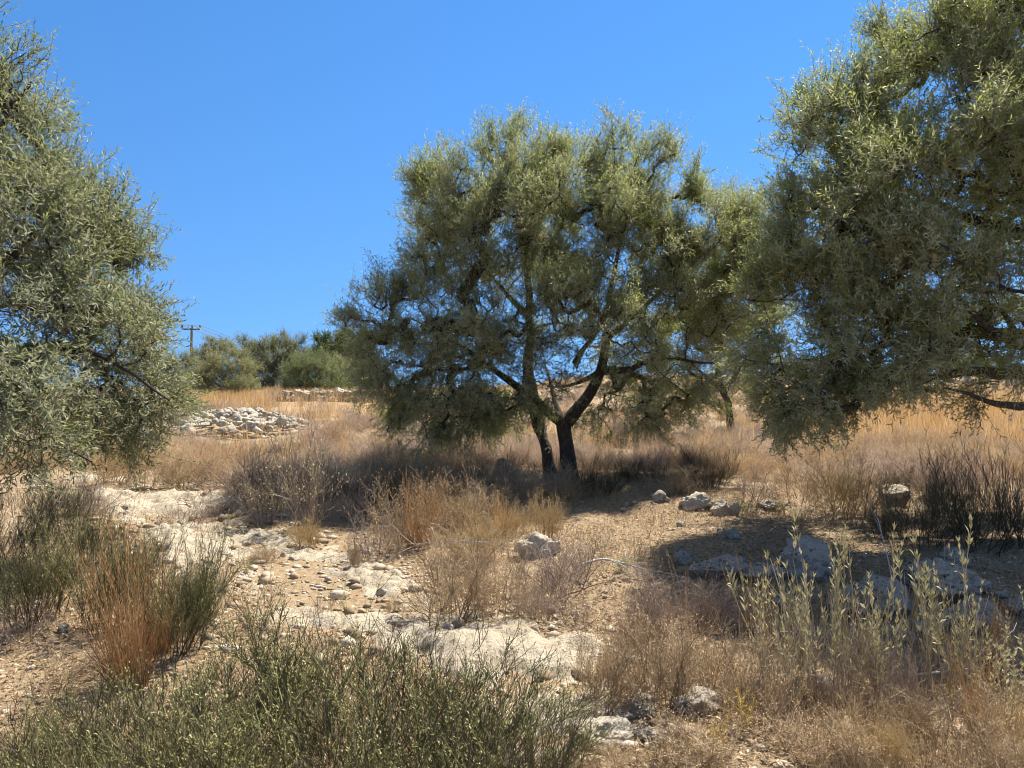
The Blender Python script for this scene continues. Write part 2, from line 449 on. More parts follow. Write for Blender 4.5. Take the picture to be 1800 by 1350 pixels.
def make_tree(name, label, base, limbs, lobes, dens, leaf, seed, mats, twigs=9, pairs=8, twig_len=(.16, .36), cat='tree', upbias=.42,
              trunks=1, group=None, tube_sides=5, droop_z=None, bare=0.0, shell=.45, shrink=.10):
    """limbs: list of [(x,y,z,r),...] in world space, the first `trunks` of them stand on the ground;
    lobes: (x,y,z,rx,ry,rz[,density]) foliage masses in world space"""
    rng = np.random.default_rng(seed)
    base = np.asarray(base, float)
    root = empty(name, base)
    tag(root, label, cat, group)
    # --- limbs
    nodes, npar, nrad = [], [], []
    tg = [Geo() for _ in range(trunks)]; lg = Geo()
    for li, L in enumerate(limbs):
        q = resample(L, .12)
        rad = q[:, 3].copy(); q = q[:, :3]
        if li >= trunks: rad = rad * np.linspace(1, .45, len(rad))
        jit = np.stack([fbm(q[:, 0] * 1.3 + 9 * li, q[:, 2] * 1.3, oct=3, seed=seed + c) for c in range(3)], 1) * .07
        jit *= sstep(0, .6, np.linalg.norm(q - q[0], axis=1))[:, None]
        q = q + jit
        target = tg[li] if li < trunks else lg
        if li < trunks:      # flare and bark relief
            k, sides = len(q), 18
            rad = rad * (1 + .85 * np.exp(-np.linalg.norm(q - q[0], axis=1) / .13))
            n0 = target.n
            tubes(target, q[None], rad[None], .5, sides)
            V = target.v[-1].reshape(k, sides, 3); c = q[:, None]
            dirn = V - c
            V[:] = c + dirn * (1 + .50 * fbm(V[..., 0] * 7, V[..., 1] * 7, V[..., 2] * 2.6, oct=3, seed=seed)[..., None])
        else:
            tubes(target, q[None], rad[None], .3, 8)
        nodes.append(q); nrad.append(rad)
    N = np.concatenate(nodes); NR = np.concatenate(nrad)
    # --- foliage cluster centres
    lob = np.array([tuple(l) + ((1.0,) if len(l) == 6 else ()) for l in lobes])
    lob[:, 3:6] = np.maximum(lob[:, 3:6] - shrink, .12)
    C = []; CL = []; SD = []; SV = []; SPR = 6
    for i, l in enumerate(lob):
        a, b, c = l[3:6]
        area = 4 * math.pi * ((a * b) ** 1.6 / 3 + (a * c) ** 1.6 / 3 + (b * c) ** 1.6 / 3) ** (1 / 1.6)
        n = int(dens * l[6] * area)
        ns = max(2, n // SPR)
        d = unit(rng.normal(size=(ns, 3)))
        r = 1 - shell * rng.random(ns) ** 1.3 - .12
        r *= 1 + .28 * fbm(d[:, 0] * 1.6 + i * 5, d[:, 1] * 1.6, d[:, 2] * 1.6, oct=2, seed=seed + 5)
        p = l[:3] + d * r[:, None] * l[3:6]
        sd = unit(d * .7 + np.array([0, 0, .45 if droop_z is None else 0]) + rng.normal(size=(ns, 3)) * .45)
        if droop_z is not None:
            sd = unit(sd + np.array([0, 0, 1.]) * (.5 - 1.0 * (1 - sstep(droop_z, droop_z + 1.2, p[:, 2])))[:, None])
        sl = rng.uniform(.20, .55, ns) * min(1.0, (l[3] + l[5]) * .8)
        t = (np.arange(SPR) + .5) / SPR
        q = p[:, None] + sd[:, None] * (t[None, :, None] * sl[:, None, None]) + rng.normal(size=(ns, SPR, 3)) * .09
        C.append(q.reshape(-1, 3)); CL.append(np.full(ns * SPR, i)); SD.append(np.repeat(sd, SPR, 0)); SV.append(np.repeat(rng.normal(.45, .15, ns), SPR))
    C = np.concatenate(C); CL = np.concatenate(CL); SD = np.concatenate(SD); SV = np.concatenate(SV)
    dn = np.stack([np.linalg.norm((C - l[:3]) / l[3:6], axis=1) for l in lob], 1)
    dn[np.arange(len(C)), CL] = 9
    keep = (dn.min(1) > .66) | (rng.random(len(C)) < .12)
    gap = fbm(C[:, 0] * 1.3, C[:, 1] * 1.3, C[:, 2] * 1.3, oct=2, seed=seed + 8)
    keep &= gap > -.33
    gz = h_base(C[:, 0], C[:, 1])
    keep &= C[:, 2] > gz + .12
    C = C[keep]; CL = CL[keep]; SD = SD[keep]; SV = SV[keep]
    # --- branches: join every cluster to the nearest wood already there
    dmin = np.full(len(C), 1e9); src = np.zeros(len(C), int)
    step = 4000
    for s in range(0, len(N), step):
        dd = np.linalg.norm(C[:, None] - N[None, s:s + step], axis=2)
        j = dd.argmin(1); dv = dd[np.arange(len(C)), j]
        better = dv < dmin; dmin[better] = dv[better]; src[better] = s + j[better]
    order_done = np.zeros(len(C), bool)
    pts = list(N); load = [0.0] * len(N); par = [-1] * len(N)
    chains = []
    NSEG = 4
    for _ in range(len(C)):
        i = int(np.where(order_done, 1e9, dmin).argmin())
        order_done[i] = True
        p0 = pts[src[i]]; p1 = C[i]
        L = np.linalg.norm(p1 - p0)
        perp = unit(rng.normal(size=3)) * L * .07 + np.array([0, 0, -.06 * L])
        ids = [src[i]]
        new = []
        for k in range(1, NSEG + 1):
            t = k / NSEG
            q = p0 + (p1 - p0) * t + perp * math.sin(math.pi * t) + rng.normal(size=3) * .02 * L
            pts.append(q); load.append(0.0); par.append(ids[-1]); ids.append(len(pts) - 1); new.append(q)
        chains.append(ids)
        load[ids[-1]] += 1
        new = np.array(new)
        dd = np.linalg.norm(C[:, None] - new[None], axis=2)
        j = dd.argmin(1); dv = dd[np.arange(len(C)), j] * 1.04
        better = (dv < dmin) & ~order_done
        dmin[better] = dv[better]; src[better] = np.array(ids[1:])[j[better]]
    for i in range(len(pts) - 1, -1, -1):
        if par[i] >= 0: load[par[i]] += load[i]
    pts = np.array(pts); load = np.array(load)
    rad = .0042 * np.maximum(load, 1) ** .48
    rad[:len(N)] = np.minimum(NR * .8, .05)
    ch = np.array(chains)
    rr = rad[ch]; rr[:, 0] = np.minimum(rr[:, 0], rr[:, 1] * 1.25)
    tubes(lg, pts[ch], rr, rng.uniform(0, .6, len(ch)), tube_sides)
    # --- twigs and leaves
    nC = len(C)
    out = C - lob[CL, :3] - np.array([0, 0, .0])
    cen = base + np.array([0, 0, .5 * (lob[:, 2].mean() - base[2])])
    outw = unit(unit(out) * .6 + unit(C - cen) * .7)
    ntw = rng.integers(int(twigs * .6), int(twigs * 1.4) + 1, nC)
    ci = np.repeat(np.arange(nC), ntw); nT = len(ci)
    upv = np.full((nT, 1), upbias)
    if droop_z is not None:
        upv = upbias - 1.1 * (1 - sstep(droop_z, droop_z + 1.2, C[ci, 2]))[:, None]
    d = unit(outw[ci] * .3 + SD[ci] * .75 + np.array([0, 0, .7]) * upv + rng.normal(size=(nT, 3)) * .62)
    base_t = C[ci] + rng.normal(size=(nT, 3)) * .06
    ln = rng.uniform(*twig_len, (nT, 1)) * np.where(rng.random((nT, 1)) < .06, 1.7, 1)
    P = walk(base_t, d, ln, 5, rng, .10 if droop_z is None else .04, .10)
    tw = Geo()
    ribbons(tw, P, np.array([[.006, .005, .004, .003, .002]]) * (leaf / .055), rng.uniform(.2, 1, nT), rng)
    leafy = rng.random(nT) > bare
    P = P[leafy]; nT = len(P); ci = ci[leafy]
    # decussate leaf pairs
    tt = np.linspace(.12, .97, pairs)
    f = tt * 4; i0 = np.minimum(f.astype(int), 3); fr = (f - i0)[None, :, None]
    pos = P[:, i0] * (1 - fr) + P[:, i0 + 1] * fr
    tan = unit(P[:, i0 + 1] - P[:, i0])
    rnd = rng.normal(size=(nT, 1, 3)); s1 = unit(rnd - (rnd * tan).sum(-1, keepdims=True) * tan); s2 = np.cross(tan, s1)
    alt = (np.arange(pairs) % 2)[None, :, None]
    side = np.where(alt == 0, s1, s2)
    P2 = np.concatenate([pos, pos], 1).reshape(-1, 3)
    T2 = np.concatenate([tan, tan], 1).reshape(-1, 3)
    S2 = np.concatenate([side, -side], 1).reshape(-1, 3)
    nL = len(P2)
    ang = rng.normal(.80, .26, (nL, 1))
    ld = unit(T2 * np.cos(ang) + S2 * np.sin(ang) + rng.normal(size=(nL, 3)) * .2)
    nrm = unit(T2 * 1.0 - S2 * .6 + np.array([0, 0, .5]) + rng.normal(size=(nL, 3)) * .5)
    nrm = unit(nrm - (nrm * ld).sum(-1, keepdims=True) * ld)
    drop = rng.random(nL) < .88
    clv = SV + rng.normal(0, .07, nC)           # each spray has its own age and tone
    cv = np.repeat(clv[ci], 2 * pairs)
    val = np.clip(cv + rng.normal(0, .16, nL), 0, .96)
    val[rng.random(nL) < .006] = 1.0
    lf = Geo()
    Ls = leaf * rng.uniform(.65, 1.25, nL)
    leaves(lf, P2[drop], ld[drop], nrm[drop], Ls[drop], Ls[drop] * rng.uniform(.17, .23, nL)[drop], val[drop])
    for g in tg: build('trunk', g, M_bark, root, True, base)
    build('branchwork', lg, M_bark, root, True, base)
    cr = build('crown', lf, mats[0], root, False, base)
    build('twig_tracery', tw, M_twig, cr, False, base)
    return root

def lobes_px(items, depth0):
    """(px, py, depth offset, half-width px, half-depth m, half-height px[, density]) -> world lobes"""
    out = []
    for it in items:
        px, py, dd, rx, ry, rz = it[:6]
        D = depth0 + dd
        p = AT(px, py, D)
        out.append((p[0], p[1], p[2], rx / FPX * D, ry, rz / FPX * D) + ((it[6],) if len(it) > 6 else ()))
    return out

def limb_px(items, depth0):
    out = []
    for px, py, dd, r in items:
        p = AT(px, py, depth0 + dd)
        out.append((p[0], p[1], p[2], r))
    return out

# the olive in the middle of the picture
gx, gy = G(1000, 846)
DC = gy
tb = (gx, gy, float(h_base(gx, gy)) - .06)
limbs_c = [
    [tb + (.115,)] + limb_px([(998, 800, 0, .108), (993, 755, 0, .115), (992, 735, 0, .115)], DC),
    [(G(972, 842)[0], G(972, 842)[1], float(h_base(*G(972, 842))) - .06, .105)] + limb_px([(958, 780, .05, .10), (942, 715, .15, .095), (930, 650, .3, .08), (932, 560, .4, .06), (930, 470, .5, .045), (920, 380, .5, .03)], DC),
    limb_px([(990, 742, 0, .11), (965, 725, -.1, .09), (935, 700, -.25, .08), (905, 672, -.4, .07), (860, 640, -.6, .055), (800, 600, -.8, .04), (720, 560, -.9, .025)], DC),
    limb_px([(996, 742, 0, .12), (1015, 720, 0, .10), (1040, 690, .1, .095), (1058, 650, .15, .09), (1064, 600, .2, .08), (1068, 520, .3, .06), (1090, 420, .3, .045), (1110, 320, .3, .03)], DC),
    limb_px([(1060, 652, .15, .07), (1110, 653, 0, .055), (1135, 640, -.1, .05), (1160, 634, -.1, .045), (1210, 636, -.1, .04), (1262, 642, 0, .025)], DC),
    limb_px([(1052, 655, .15, .05), (1020, 672, .0, .04), (990, 682, -.2, .032), (960, 680, -.4, .02)], DC),
    limb_px([(1010, 640, -.3, .05), (1020, 620, -.3, .045), (1045, 590, -.3, .04), (1060, 560, -.2, .03)], DC),
    limb_px([(990, 740, 0, .06), (978, 715, .15, .05), (975, 690, .3, .04), (960, 640, .6, .03)], DC),
    limb_px([(860, 640, -.6, .04), (780, 650, -.7, .03), (710, 640, -.7, .02)], DC),
    limb_px([(1064, 600, .2, .05), (1130, 540, .5, .04), (1210, 470, .7, .03), (1270, 420, .8, .02)], DC),
    limb_px([(930, 560, .4, .05), (860, 480, .3, .035), (800, 400, .2, .025)], DC),
]
lob_c = lobes_px([
    (800, 352, .1, 98, .9, 84), (768, 310, 0, 42, .5, 52, .8), (905, 325, .2, 92, .9, 88), (985, 325, .3, 70, .8, 84), (1105, 310, .2, 74, .8, 80), (1165, 325, .4, 52, .7, 72),
    (1000, 400, -.3, 130, 1.1, 90), (860, 420, -.3, 120, 1.1, 85), (745, 430, 0, 55, .7, 70),
    (1225, 430, .5, 105, .9, 95), (1290, 420, .6, 62, .8, 72), (1110, 440, .1, 100, 1.1, 90),
    (1010, 560, -.9, 130, .9, 75), (880, 550, -1.0, 120, .9, 75), (760, 560, -.5, 110, 1.0, 70), (660, 560, -.2, 58, .7, 66),
    (700, 640, -.4, 85, .9, 75), (780, 680, -.6, 120, .9, 85), (880, 660, -.9, 90, .8, 70, .9), (690, 700, -.1, 50, .6, 45, .8),
    (1190, 540, .2, 110, 1.0, 80), (1290, 540, .5, 70, .9, 90), (1100, 610, -.5, 110, .7, 55, .45), (1200, 650, .1, 90, .8, 55, .5), (960, 690, -.6, 70, .6, 50, .4),
    (1040, 420, 1.3, 200, .8, 130, .3), (850, 450, 1.2, 160, .8, 130, .3), (1000, 600, 1.4, 230, .7, 85, .25), (820, 720, .8, 120, .8, 55, .6), (1110, 700, .1, 100, .7, 45, .6), (1200, 690, .1, 80, .7, 40, .6),
    (1270, 480, .3, 90, .8, 70), (1310, 400, .5, 40, .5, 50, .9)], DC)
make_tree('olive_tree', 'twin-trunked olive tree standing alone in the middle of the dry slope', tb, limbs_c, lob_c, 31, .058, 7, (M_leaf,), trunks=2, twigs=8, pairs=8, droop_z=1.9)

# the olive whose crown fills the right edge
DR = 8.6
bx = (1945 - 900) / FPX * DR
rb = (bx, DR, float(h_base(bx, DR)) - .08)
limbs_r = [
    [rb + (.30,)] + limb_px([(1940, 760, 0, .27), (1925, 690, 0, .26), (1925, 620, 0, .24), (1915, 540, 0, .2)], DR),
    limb_px([(1925, 670, 0, .16), (1830, 662, -.3, .12), (1740, 655, -.6, .08), (1690, 652, -.8, .07), (1620, 665, -1.0, .045), (1560, 680, -1.0, .03), (1510, 690, -1.0, .016)], DR),
    limb_px([(1925, 650, -.3, .12), (1840, 630, -.8, .09), (1795, 610, -.9, .07), (1755, 580, -1.1, .062), (1725, 558, -1.2, .052), (1690, 525, -1.1, .035), (1650, 480, -.8, .025), (1620, 440, -.6, .015)], DR),
    limb_px([(1795, 610, -.9, .05), (1775, 570, -1.0, .04), (1765, 545, -1.0, .035), (1742, 535, -.9, .025)], DR),
    limb_px([(1915, 540, 0, .18), (1860, 420, 0, .13), (1800, 300, 0, .10), (1775, 190, 0, .075), (1760, 90, 0, .05), (1740, -20, 0, .03)], DR),
    limb_px([(1775, 190, 0, .05), (1800, 120, .1, .04), (1830, 0, .1, .03)], DR),
    limb_px([(1930, 690, 0, .10), (1790, 712, -.4, .06), (1735, 705, -.8, .045), (1700, 692, -1.0, .03), (1660, 680, -1.2, .02)], DR),
    limb_px([(1925, 600, 0, .12), (1700, 590, .4, .08), (1560, 570, .6, .05), (1440, 560, .7, .03)], DR),
    limb_px([(1860, 420, 0, .1), (1700, 380, .5, .07), (1560, 320, .7, .05), (1460, 260, .8, .03)], DR),
    limb_px([(1915, 540, 0, .12), (1990, 440, .6, .08), (2100, 300, .8, .05)], DR),
    limb_px([(1918, 560, 0, .12), (1960, 560, -1.0, .08), (2100, 520, -1.6, .05)], DR),
]
lob_r = lobes_px([
    (1450, 250, .3, 66, .7, 95), (1430, 400, .1, 70, .8, 100), (1500, 210, .2, 80, .8, 70), (1620, 140, .1, 95, .9, 105), (1720, 110, 0, 110, 1.0, 130), (1640, 60, .4, 60, .7, 60), (1850, 60, .2, 150, 1.2, 170),
    (1570, 320, -.9, 120, .9, 110), (1710, 330, -.9, 120, 1.0, 120), (1500, 440, -.6, 110, .9, 110), (1620, 480, -.9, 120, .9, 110), (1760, 460, -1.1, 80, .7, 90, .8),
    (1400, 540, -.1, 85, .8, 100), (1385, 640, 0, 60, .7, 85), (1480, 600, -.6, 110, .8, 85), (1590, 600, -1.0, 110, .8, 70, .9), (1368, 722, -.1, 42, .5, 40, .9), (1440, 680, -.5, 100, .7, 50, .8), (1560, 680, -.7, 100, .7, 38, .4),
    (1930, 300, -.2, 200, 1.4, 220), (2080, 430, 0, 160, 1.4, 170), (1960, 520, -.8, 150, .9, 110), (1900, 380, 1.3, 260, 1.0, 240, .4), (1600, 420, 1.4, 220, .8, 230, .35), (2050, 600, .4, 160, 1.3, 90), (1660, 200, 1.1, 160, .7, 150, .4), (1500, 560, 1.1, 170, .7, 110, .35), (1690, 610, -1.0, 70, .6, 60, .8), (1780, 560, -1.3, 60, .5, 60, .7), (1760, 680, -.9, 70, .5, 36, .5)], DR)
make_tree('olive_tree', 'large olive tree at the photo edge with low boughs sweeping over the stony bank', rb, limbs_r, lob_r, 30, .062, 17, (M_leaf,), trunks=1, twigs=8, pairs=9, droop_z=1.7)

# the olive that hangs in from the left edge
DL = 7.2
bx = -6.35
lb = (bx, DL, float(h_base(bx, DL)) - .08)
limbs_l = [
    [lb + (.26,), (bx + .1, DL, 1.0, .23), (bx + .1, DL, 1.7, .21), (bx, DL, 2.4, .17)],
    limb_px([(-290, 640, 0, .14), (-150, 560, -.2, .10), (0, 470, -.3, .07), (90, 400, -.4, .04), (170, 340, -.4, .02)], DL),
    limb_px([(-290, 680, 0, .13), (-150, 650, -.3, .09), (0, 620, -.5, .065), (120, 610, -.6, .05), (230, 650, -.7, .03), (300, 700, -.7, .02)], DL),
    limb_px([(-290, 600, 0, .14), (-180, 420, 0, .10), (-80, 300, 0, .07), (0, 230, 0, .05), (60, 150, 0, .03)], DL),
    limb_px([(-290, 600, 0, .12), (-260, 350, .2, .09), (-180, 120, .2, .05)], DL),
    limb_px([(-150, 650, -.3, .06), (0, 720, -1.2, .045), (110, 780, -1.5, .03), (170, 815, -1.6, .015)], DL),
    limb_px([(-290, 640, 0, .12), (-420, 480, .5, .08), (-560, 360, .6, .05)], DL),
    limb_px([(-290, 640, 0, .12), (-100, 560, 1.0, .07), (80, 520, 1.4, .04)], DL),
]
lob_l = lobes_px([
    (-10, 130, 0, 34, .6, 70, .8), (30, 240, 0, 70, .8, 95, .85), (100, 322, 0, 58, .7, 74), (175, 402, .1, 56, .7, 64), (200, 462, .1, 50, .6, 48, .9), (100, 440, -.5, 110, .9, 90), (-30, 380, -.4, 100, 1.0, 120),
    (180, 540, 0, 70, .7, 55, .7), (90, 570, -.8, 120, .9, 80), (205, 615, .1, 72, .8, 74), (200, 660, -.4, 110, .8, 75, .8), (262, 692, .1, 44, .6, 66), (-20, 600, -1.2, 110, .9, 100), (40, 700, -1.6, 95, .7, 70), (20, 770, -1.9, 60, .5, 38, .7),
    (130, 710, -.9, 90, .7, 55, .55), (220, 735, -.2, 70, .5, 40, .35),
    (-150, 200, .2, 130, 1.1, 190), (-280, 420, .3, 200, 1.5, 230), (-420, 560, 0, 170, 1.4, 150), (-150, 480, 1.3, 260, .9, 230, .4), (-180, 650, -1.4, 140, .8, 90), (110, 560, 1.2, 170, .7, 120, .3)], DL)
make_tree('olive_tree', 'grey olive tree leaning in from the photo edge above the pale track', lb, limbs_l, lob_l, 30, .062, 27, (M_leaf_grey,), trunks=1, twigs=8, pairs=8, droop_z=1.6)

# smaller olive behind, seen between the two big crowns
gx, gy = G(1285, 752); gy = 20.0; gx = (1285 - 900) / FPX * gy
D4 = gy
ob = (gx, gy, float(h_base(gx, gy)) - .05)
limbs_o = [
    [ob + (.10,)] + limb_px([(1278, 700, 0, .09), (1268, 680, 0, .08), (1262, 660, 0, .07)], D4),
    limb_px([(1268, 684, 0, .09), (1250, 670, -.2, .07), (1215, 640, -.3, .05)], D4),
    limb_px([(1272, 690, 0, .09), (1300, 650, .2, .07), (1330, 600, .3, .05)], D4),
    limb_px([(1262, 662, 0, .08), (1260, 590, .2, .06), (1250, 520, .2, .04)], D4)]
lob_o = lobes_px([(1240, 520, 0, 80, 1.2, 75), (1310, 520, 0, 70, 1.2, 85), (1190, 600, 0, 70, 1.1, 65), (1260, 610, -.5, 90, 1.2, 65), (1335, 610, .2, 60, 1.0, 65), (1200, 660, -.3, 60, .9, 40, .6), (1330, 670, 0, 50, .9, 40, .7)], D4)
make_tree('olive_tree', 'smaller pale olive tree farther up the slope, seen in the gap between two crowns', ob, limbs_o, lob_o, 13, .068, 37, (M_leaf_grey,), trunks=1, twigs=8, pairs=7)

# far trees and bushes on the crest
def far_tree(name, label, px, py_base, D, lob_items, mat, dens, leaf, seed, cat, group, pairs=5, twigs=8):
    x = (px - 900) / FPX * D
    b = (x, D, float(h_base(x, D)) - .1)
    lob_items = list(lob_items) + [(i[0], i[1] + i[5] * 1.05, i[2] - .2, i[3] * .95, i[4], i[5] * .9) for i in lob_items if i[5] > 14]
    L = lobes_px(lob_items, D)
    limbs = [[b + (.10,), (x, D, b[2] + .5, .09), (L[0][0], L[0][1], L[0][2], .06)]]
    for l in L[1:]:
        limbs.append([(x, D, b[2] + .4, .06), ((x + l[0]) / 2, D, (b[2] + .4 + l[2]) / 2 + .1, .05), (l[0], l[1], l[2], .03)])
    make_tree(name, label, b, limbs, L, dens, leaf, seed, (mat,), trunks=1, twigs=twigs, pairs=pairs, twig_len=(.25, .5), cat=cat, group=group, tube_sides=4, shell=.6, upbias=.25, shrink=.05)

CR = 'trees and bushes along the crest'
far_tree('olive_tree', 'dark rounded olive tree, tallest of the clump on the far crest', 480, 690, 43, [(480, 632, 0, 42, 1.6, 36), (450, 636, 0, 34, 1.3, 36), (510, 628, .5, 32, 1.2, 34), (475, 665, -.5, 46, 1.4, 26), (505, 604, .5, 16, .6, 12), (430, 612, .3, 14, .6, 12, .8)], M_leaf_far, 15, .11, 41, 'tree', CR)
far_tree('olive_tree', 'thin greyish olive tree on the skyline beside the power pole', 378, 650, 56, [(378, 612, 0, 20, 1.0, 15), (366, 625, 0, 22, 1.0, 18), (400, 622, .5, 16, .8, 14), (350, 632, 0, 18, .9, 14)], M_leaf_grey, 11, .12, 42, 'tree', CR)
far_tree('bush', 'pale grey-green bush below the power pole', 402, 694, 35, [(385, 660, 0, 38, 1.0, 30), (425, 660, 0, 34, 1.0, 30), (355, 668, .2, 26, .8, 24), (405, 644, .3, 26, .7, 20)], M_leaf_pale, 17, .085, 43, 'bush', CR)
far_tree('bush', 'broad dome-shaped green bush above the drystone wall', 545, 688, 37, [(540, 655, 0, 44, 1.3, 30), (572, 660, 0, 36, 1.1, 26), (515, 666, -.2, 28, .9, 20)], M_leaf_green, 17, .085, 44, 'bush', CR)
far_tree('carob_tree', 'dark glossy carob tree on the crest behind the central olive', 592, 660, 45, [(590, 606, 0, 32, 1.4, 22), (622, 610, .3, 40, 1.4, 28), (565, 612, 0, 18, .8, 14), (600, 632, 0, 50, 1.2, 16)], M_leaf_carob, 15, .13, 45, 'tree', CR, twigs=7)
far_tree('bush', 'yellow-green bush beside the dome-shaped bush on the crest', 612, 682, 40, [(610, 655, 0, 36, 1.1, 26), (645, 655, .2, 34, 1.1, 26), (590, 645, .4, 22, .8, 16)], M_leaf_pale, 15, .09, 46, 'bush', CR)
far_tree('bush', 'low olive-green bush on the crest at the foot of the power pole', 322, 690, 40, [(320, 655, 0, 36, 1.1, 26), (290, 660, .2, 34, 1.1, 28), (345, 672, -.1, 24, .8, 18)], M_leaf_far, 15, .10, 47, 'bush', CR)
far_tree('bush', 'low grey-green bush seen under the boughs of the large edge olive', 1480, 705, 42, [(1480, 655, 0, 60, 1.4, 24), (1420, 660, 0, 44, 1.2, 22)], M_leaf_far, 15, .10, 48, 'bush', CR)
far_tree('bush', 'distant green bush on the crest to the side of the edge olive trunk', 1660, 700, 46, [(1640, 648, 0, 60, 1.4, 22), (1720, 642, 0, 60, 1.4, 26)], M_leaf_green, 15, .10, 49, 'bush', CR)

far_tree('bush', 'thin grey-green bush beyond the long level bough of the middle olive', 1150, 735, 25, [(1150, 690, 0, 62, 1.0, 30, .6), (1105, 700, .3, 44, .8, 24, .5)], M_leaf_pale, 10, .06, 50, 'bush', 'bushes behind the middle olive')
far_tree('bush', 'thin olive-grey bush beyond the gap between the middle olive and the edge olive', 1235, 738, 28, [(1235, 688, 0, 50, 1.0, 30, .6), (1290, 692, .3, 44, .8, 26, .6)], M_leaf_far, 10, .06, 51, 'bush', 'bushes behind the middle olive')

# ------------------------------------------------------------------ rocks
def rock_mesh(name, seed, mat, cuts=9, flat=.7, sub=5, rough=.17):
    import bmesh
    rng = np.random.default_rng(seed)
    bm = bmesh.new(); bmesh.ops.create_icosphere(bm, subdivisions=sub, radius=1)
    V = np.array([v.co[:] for v in bm.verts]); F = np.array([[l.vert.index for l in f.loops] for f in bm.faces]); bm.free()
    N = unit(rng.normal(size=(cuts, 3))); D = rng.uniform(.55, .95, cuts)
    dots = V @ N.T
    r = np.min(np.where(dots > .05, D[None] / np.maximum(dots, .05), 9), 1)
    r = np.minimum(r, 1.15)
    V = V * r[:, None]
    n = unit(V)
    V = V * (1 - .10 * np.abs(fbm(V[:, 0] * 4 + 3, V[:, 1] * 4, V[:, 2] * 4 + seed, oct=4, seed=seed + 9))[:, None] * 2 + rough * 2 * fbm(V[:, 0] * 2.2 + seed, V[:, 1] * 2.2, V[:, 2] * 2.2, oct=4, seed=seed)[:, None] - rough * .8 * np.maximum(0, fbm(V[:, 0] * 6, V[:, 1] * 6, V[:, 2] * 6 + seed, oct=2, seed=seed + 4))[:, None])
    V = V / (V.max(0) - V.min(0)) * np.array([1, 1, 1])
    V[:, 2] -= V[:, 2].min()
    Q = np.concatenate([F, F[:, 2:3]], 1)
    return mesh_from(name, V, Q, np.full(len(V), .5), mat, smooth=sub > 2)

ROCKS_G = [rock_mesh('grey_rock', 100 + i, M_grey, cuts=8 + i) for i in range(5)]
ROCKS_P = [rock_mesh('pale_rock', 200 + i, M_pale, cuts=8 + i) for i in range(5)]
SMALL_P = [rock_mesh('pale_stone', 300 + i, M_pale, cuts=9, sub=3) for i in range(6)]
SMALL_G = [rock_mesh('grey_stone', 400 + i, M_grey, cuts=9, sub=3) for i in range(4)]

def put_rock(name, me, x, y, sx, sy, sz, rz, label, group=None, sink=.30, cat='rock', tilt=(0, 0), z=None, parent=None):
    o = bpy.data.objects.new(name, me); COL.objects.link(o)
    zz = float(h_full(np.array(x), np.array(y))) if z is None else z
    o.location = (x, y, zz - sink * sz); o.scale = (sx, sy, sz)
    o.rotation_euler = (tilt[0], tilt[1], rz)
    if parent is not None: o.parent = parent
    elif label: tag(o, label, cat, group)
    return o

rr_ = np.random.default_rng(5)
def rock_px(name, px, pyb, wpx, hpx, grey, label, variant=0, depth=.8, group=None, small=False, cat='rock'):
    x, y = G(px, pyb)
    k = y / FPX
    sx, sz = wpx * k, hpx * k * 1.25
    me = (SMALL_G if grey else SMALL_P)[variant % 4] if small else (ROCKS_G if grey else ROCKS_P)[variant % 5]
    return put_rock(name, me, x, y + sx * depth * .4, sx, sx * depth, sz, rr_.uniform(-.5, .5) if variant % 2 else rr_.uniform(2.7, 3.5), label, group, cat=cat)

rock_px('boulder', 938, 985, 95, 54, False, 'pale pointed boulder poking up through the grey dry twigs', 1, .7)
rock_px('boulder', 1232, 899, 62, 28, False, 'longest block of the short row of buff ledge stones', 0)
rock_px('boulder', 1270, 908, 42, 30, False, 'buff block butted against the longest stone of the ledge row', 2)
rock_px('boulder', 1293, 906, 22, 26, False, 'narrow upright stone ending the short row of ledge stones', 3)
rock_px('stone', 1205, 886, 16, 12, False, 'small rounded stone starting the short row of ledge stones', 1, small=True)
rock_px('stone', 1163, 886, 32, 22, True, 'grey knobbly stone lying before the row of ledge stones', 1, small=True)
rock_px('stone', 1152, 874, 16, 8, False, 'flat stone just behind the grey knobbly stone', 2, small=True)
rock_px('stone', 1102, 890, 14, 9, False, 'small pale stone on the litter to the side of the olive trunks', 0, small=True)
rock_px('stone', 1116, 888, 12, 7, False, 'tiny pale stone touching its neighbour on the leaf litter', 3, small=True)
rock_px('stone', 1098, 897, 16, 7, False, 'flat pale stone lowest of three on the leaf litter', 1, small=True)
rock_px('stone', 1198, 926, 16, 12, True, 'single small white stone in the middle of the sunny leaf litter', 2, small=True)
rock_px('boulder', 1292, 952, 32, 22, True, 'blue-grey stone half in shade at the edge of the sunny clearing', 3)
rock_px('boulder', 1352, 896, 36, 14, False, 'low buff stone in the bank beyond the ledge row', 4)
rock_px('boulder', 1585, 886, 78, 24, False, 'broad flat buff boulder behind the shaded dark shrubs', 2)
rock_px('boulder', 1285, 1022, 120, 40, True, 'long low grey boulder with dark pits in the tree shade', 0)
rock_px('boulder', 1200, 992, 40, 30, True, 'light-topped grey boulder beside the long low pitted one', 2)
rock_px('boulder', 1345, 1035, 90, 34, True, 'grey boulder at the foot of the pale grey-leaved stems', 4)
rock_px('boulder', 1432, 1022, 120, 74, True, 'large grey boulder behind the pale grey-leaved stems', 1)
rock_px('boulder', 1565, 1098, 130, 66, True, 'pitted grey boulder with black lichen spots in the rock heap', 3)
rock_px('boulder', 1672, 1062, 150, 64, True, 'wide sloping grey boulder, largest of the shaded rock heap', 2, .9)
rock_px('boulder', 1735, 1124, 110, 66, True, 'rounded grey boulder lowest in the shaded rock heap', 0)
rock_px('boulder', 1733, 1048, 36, 26, True, 'small grey block leaning on the wide sloping boulder', 1)
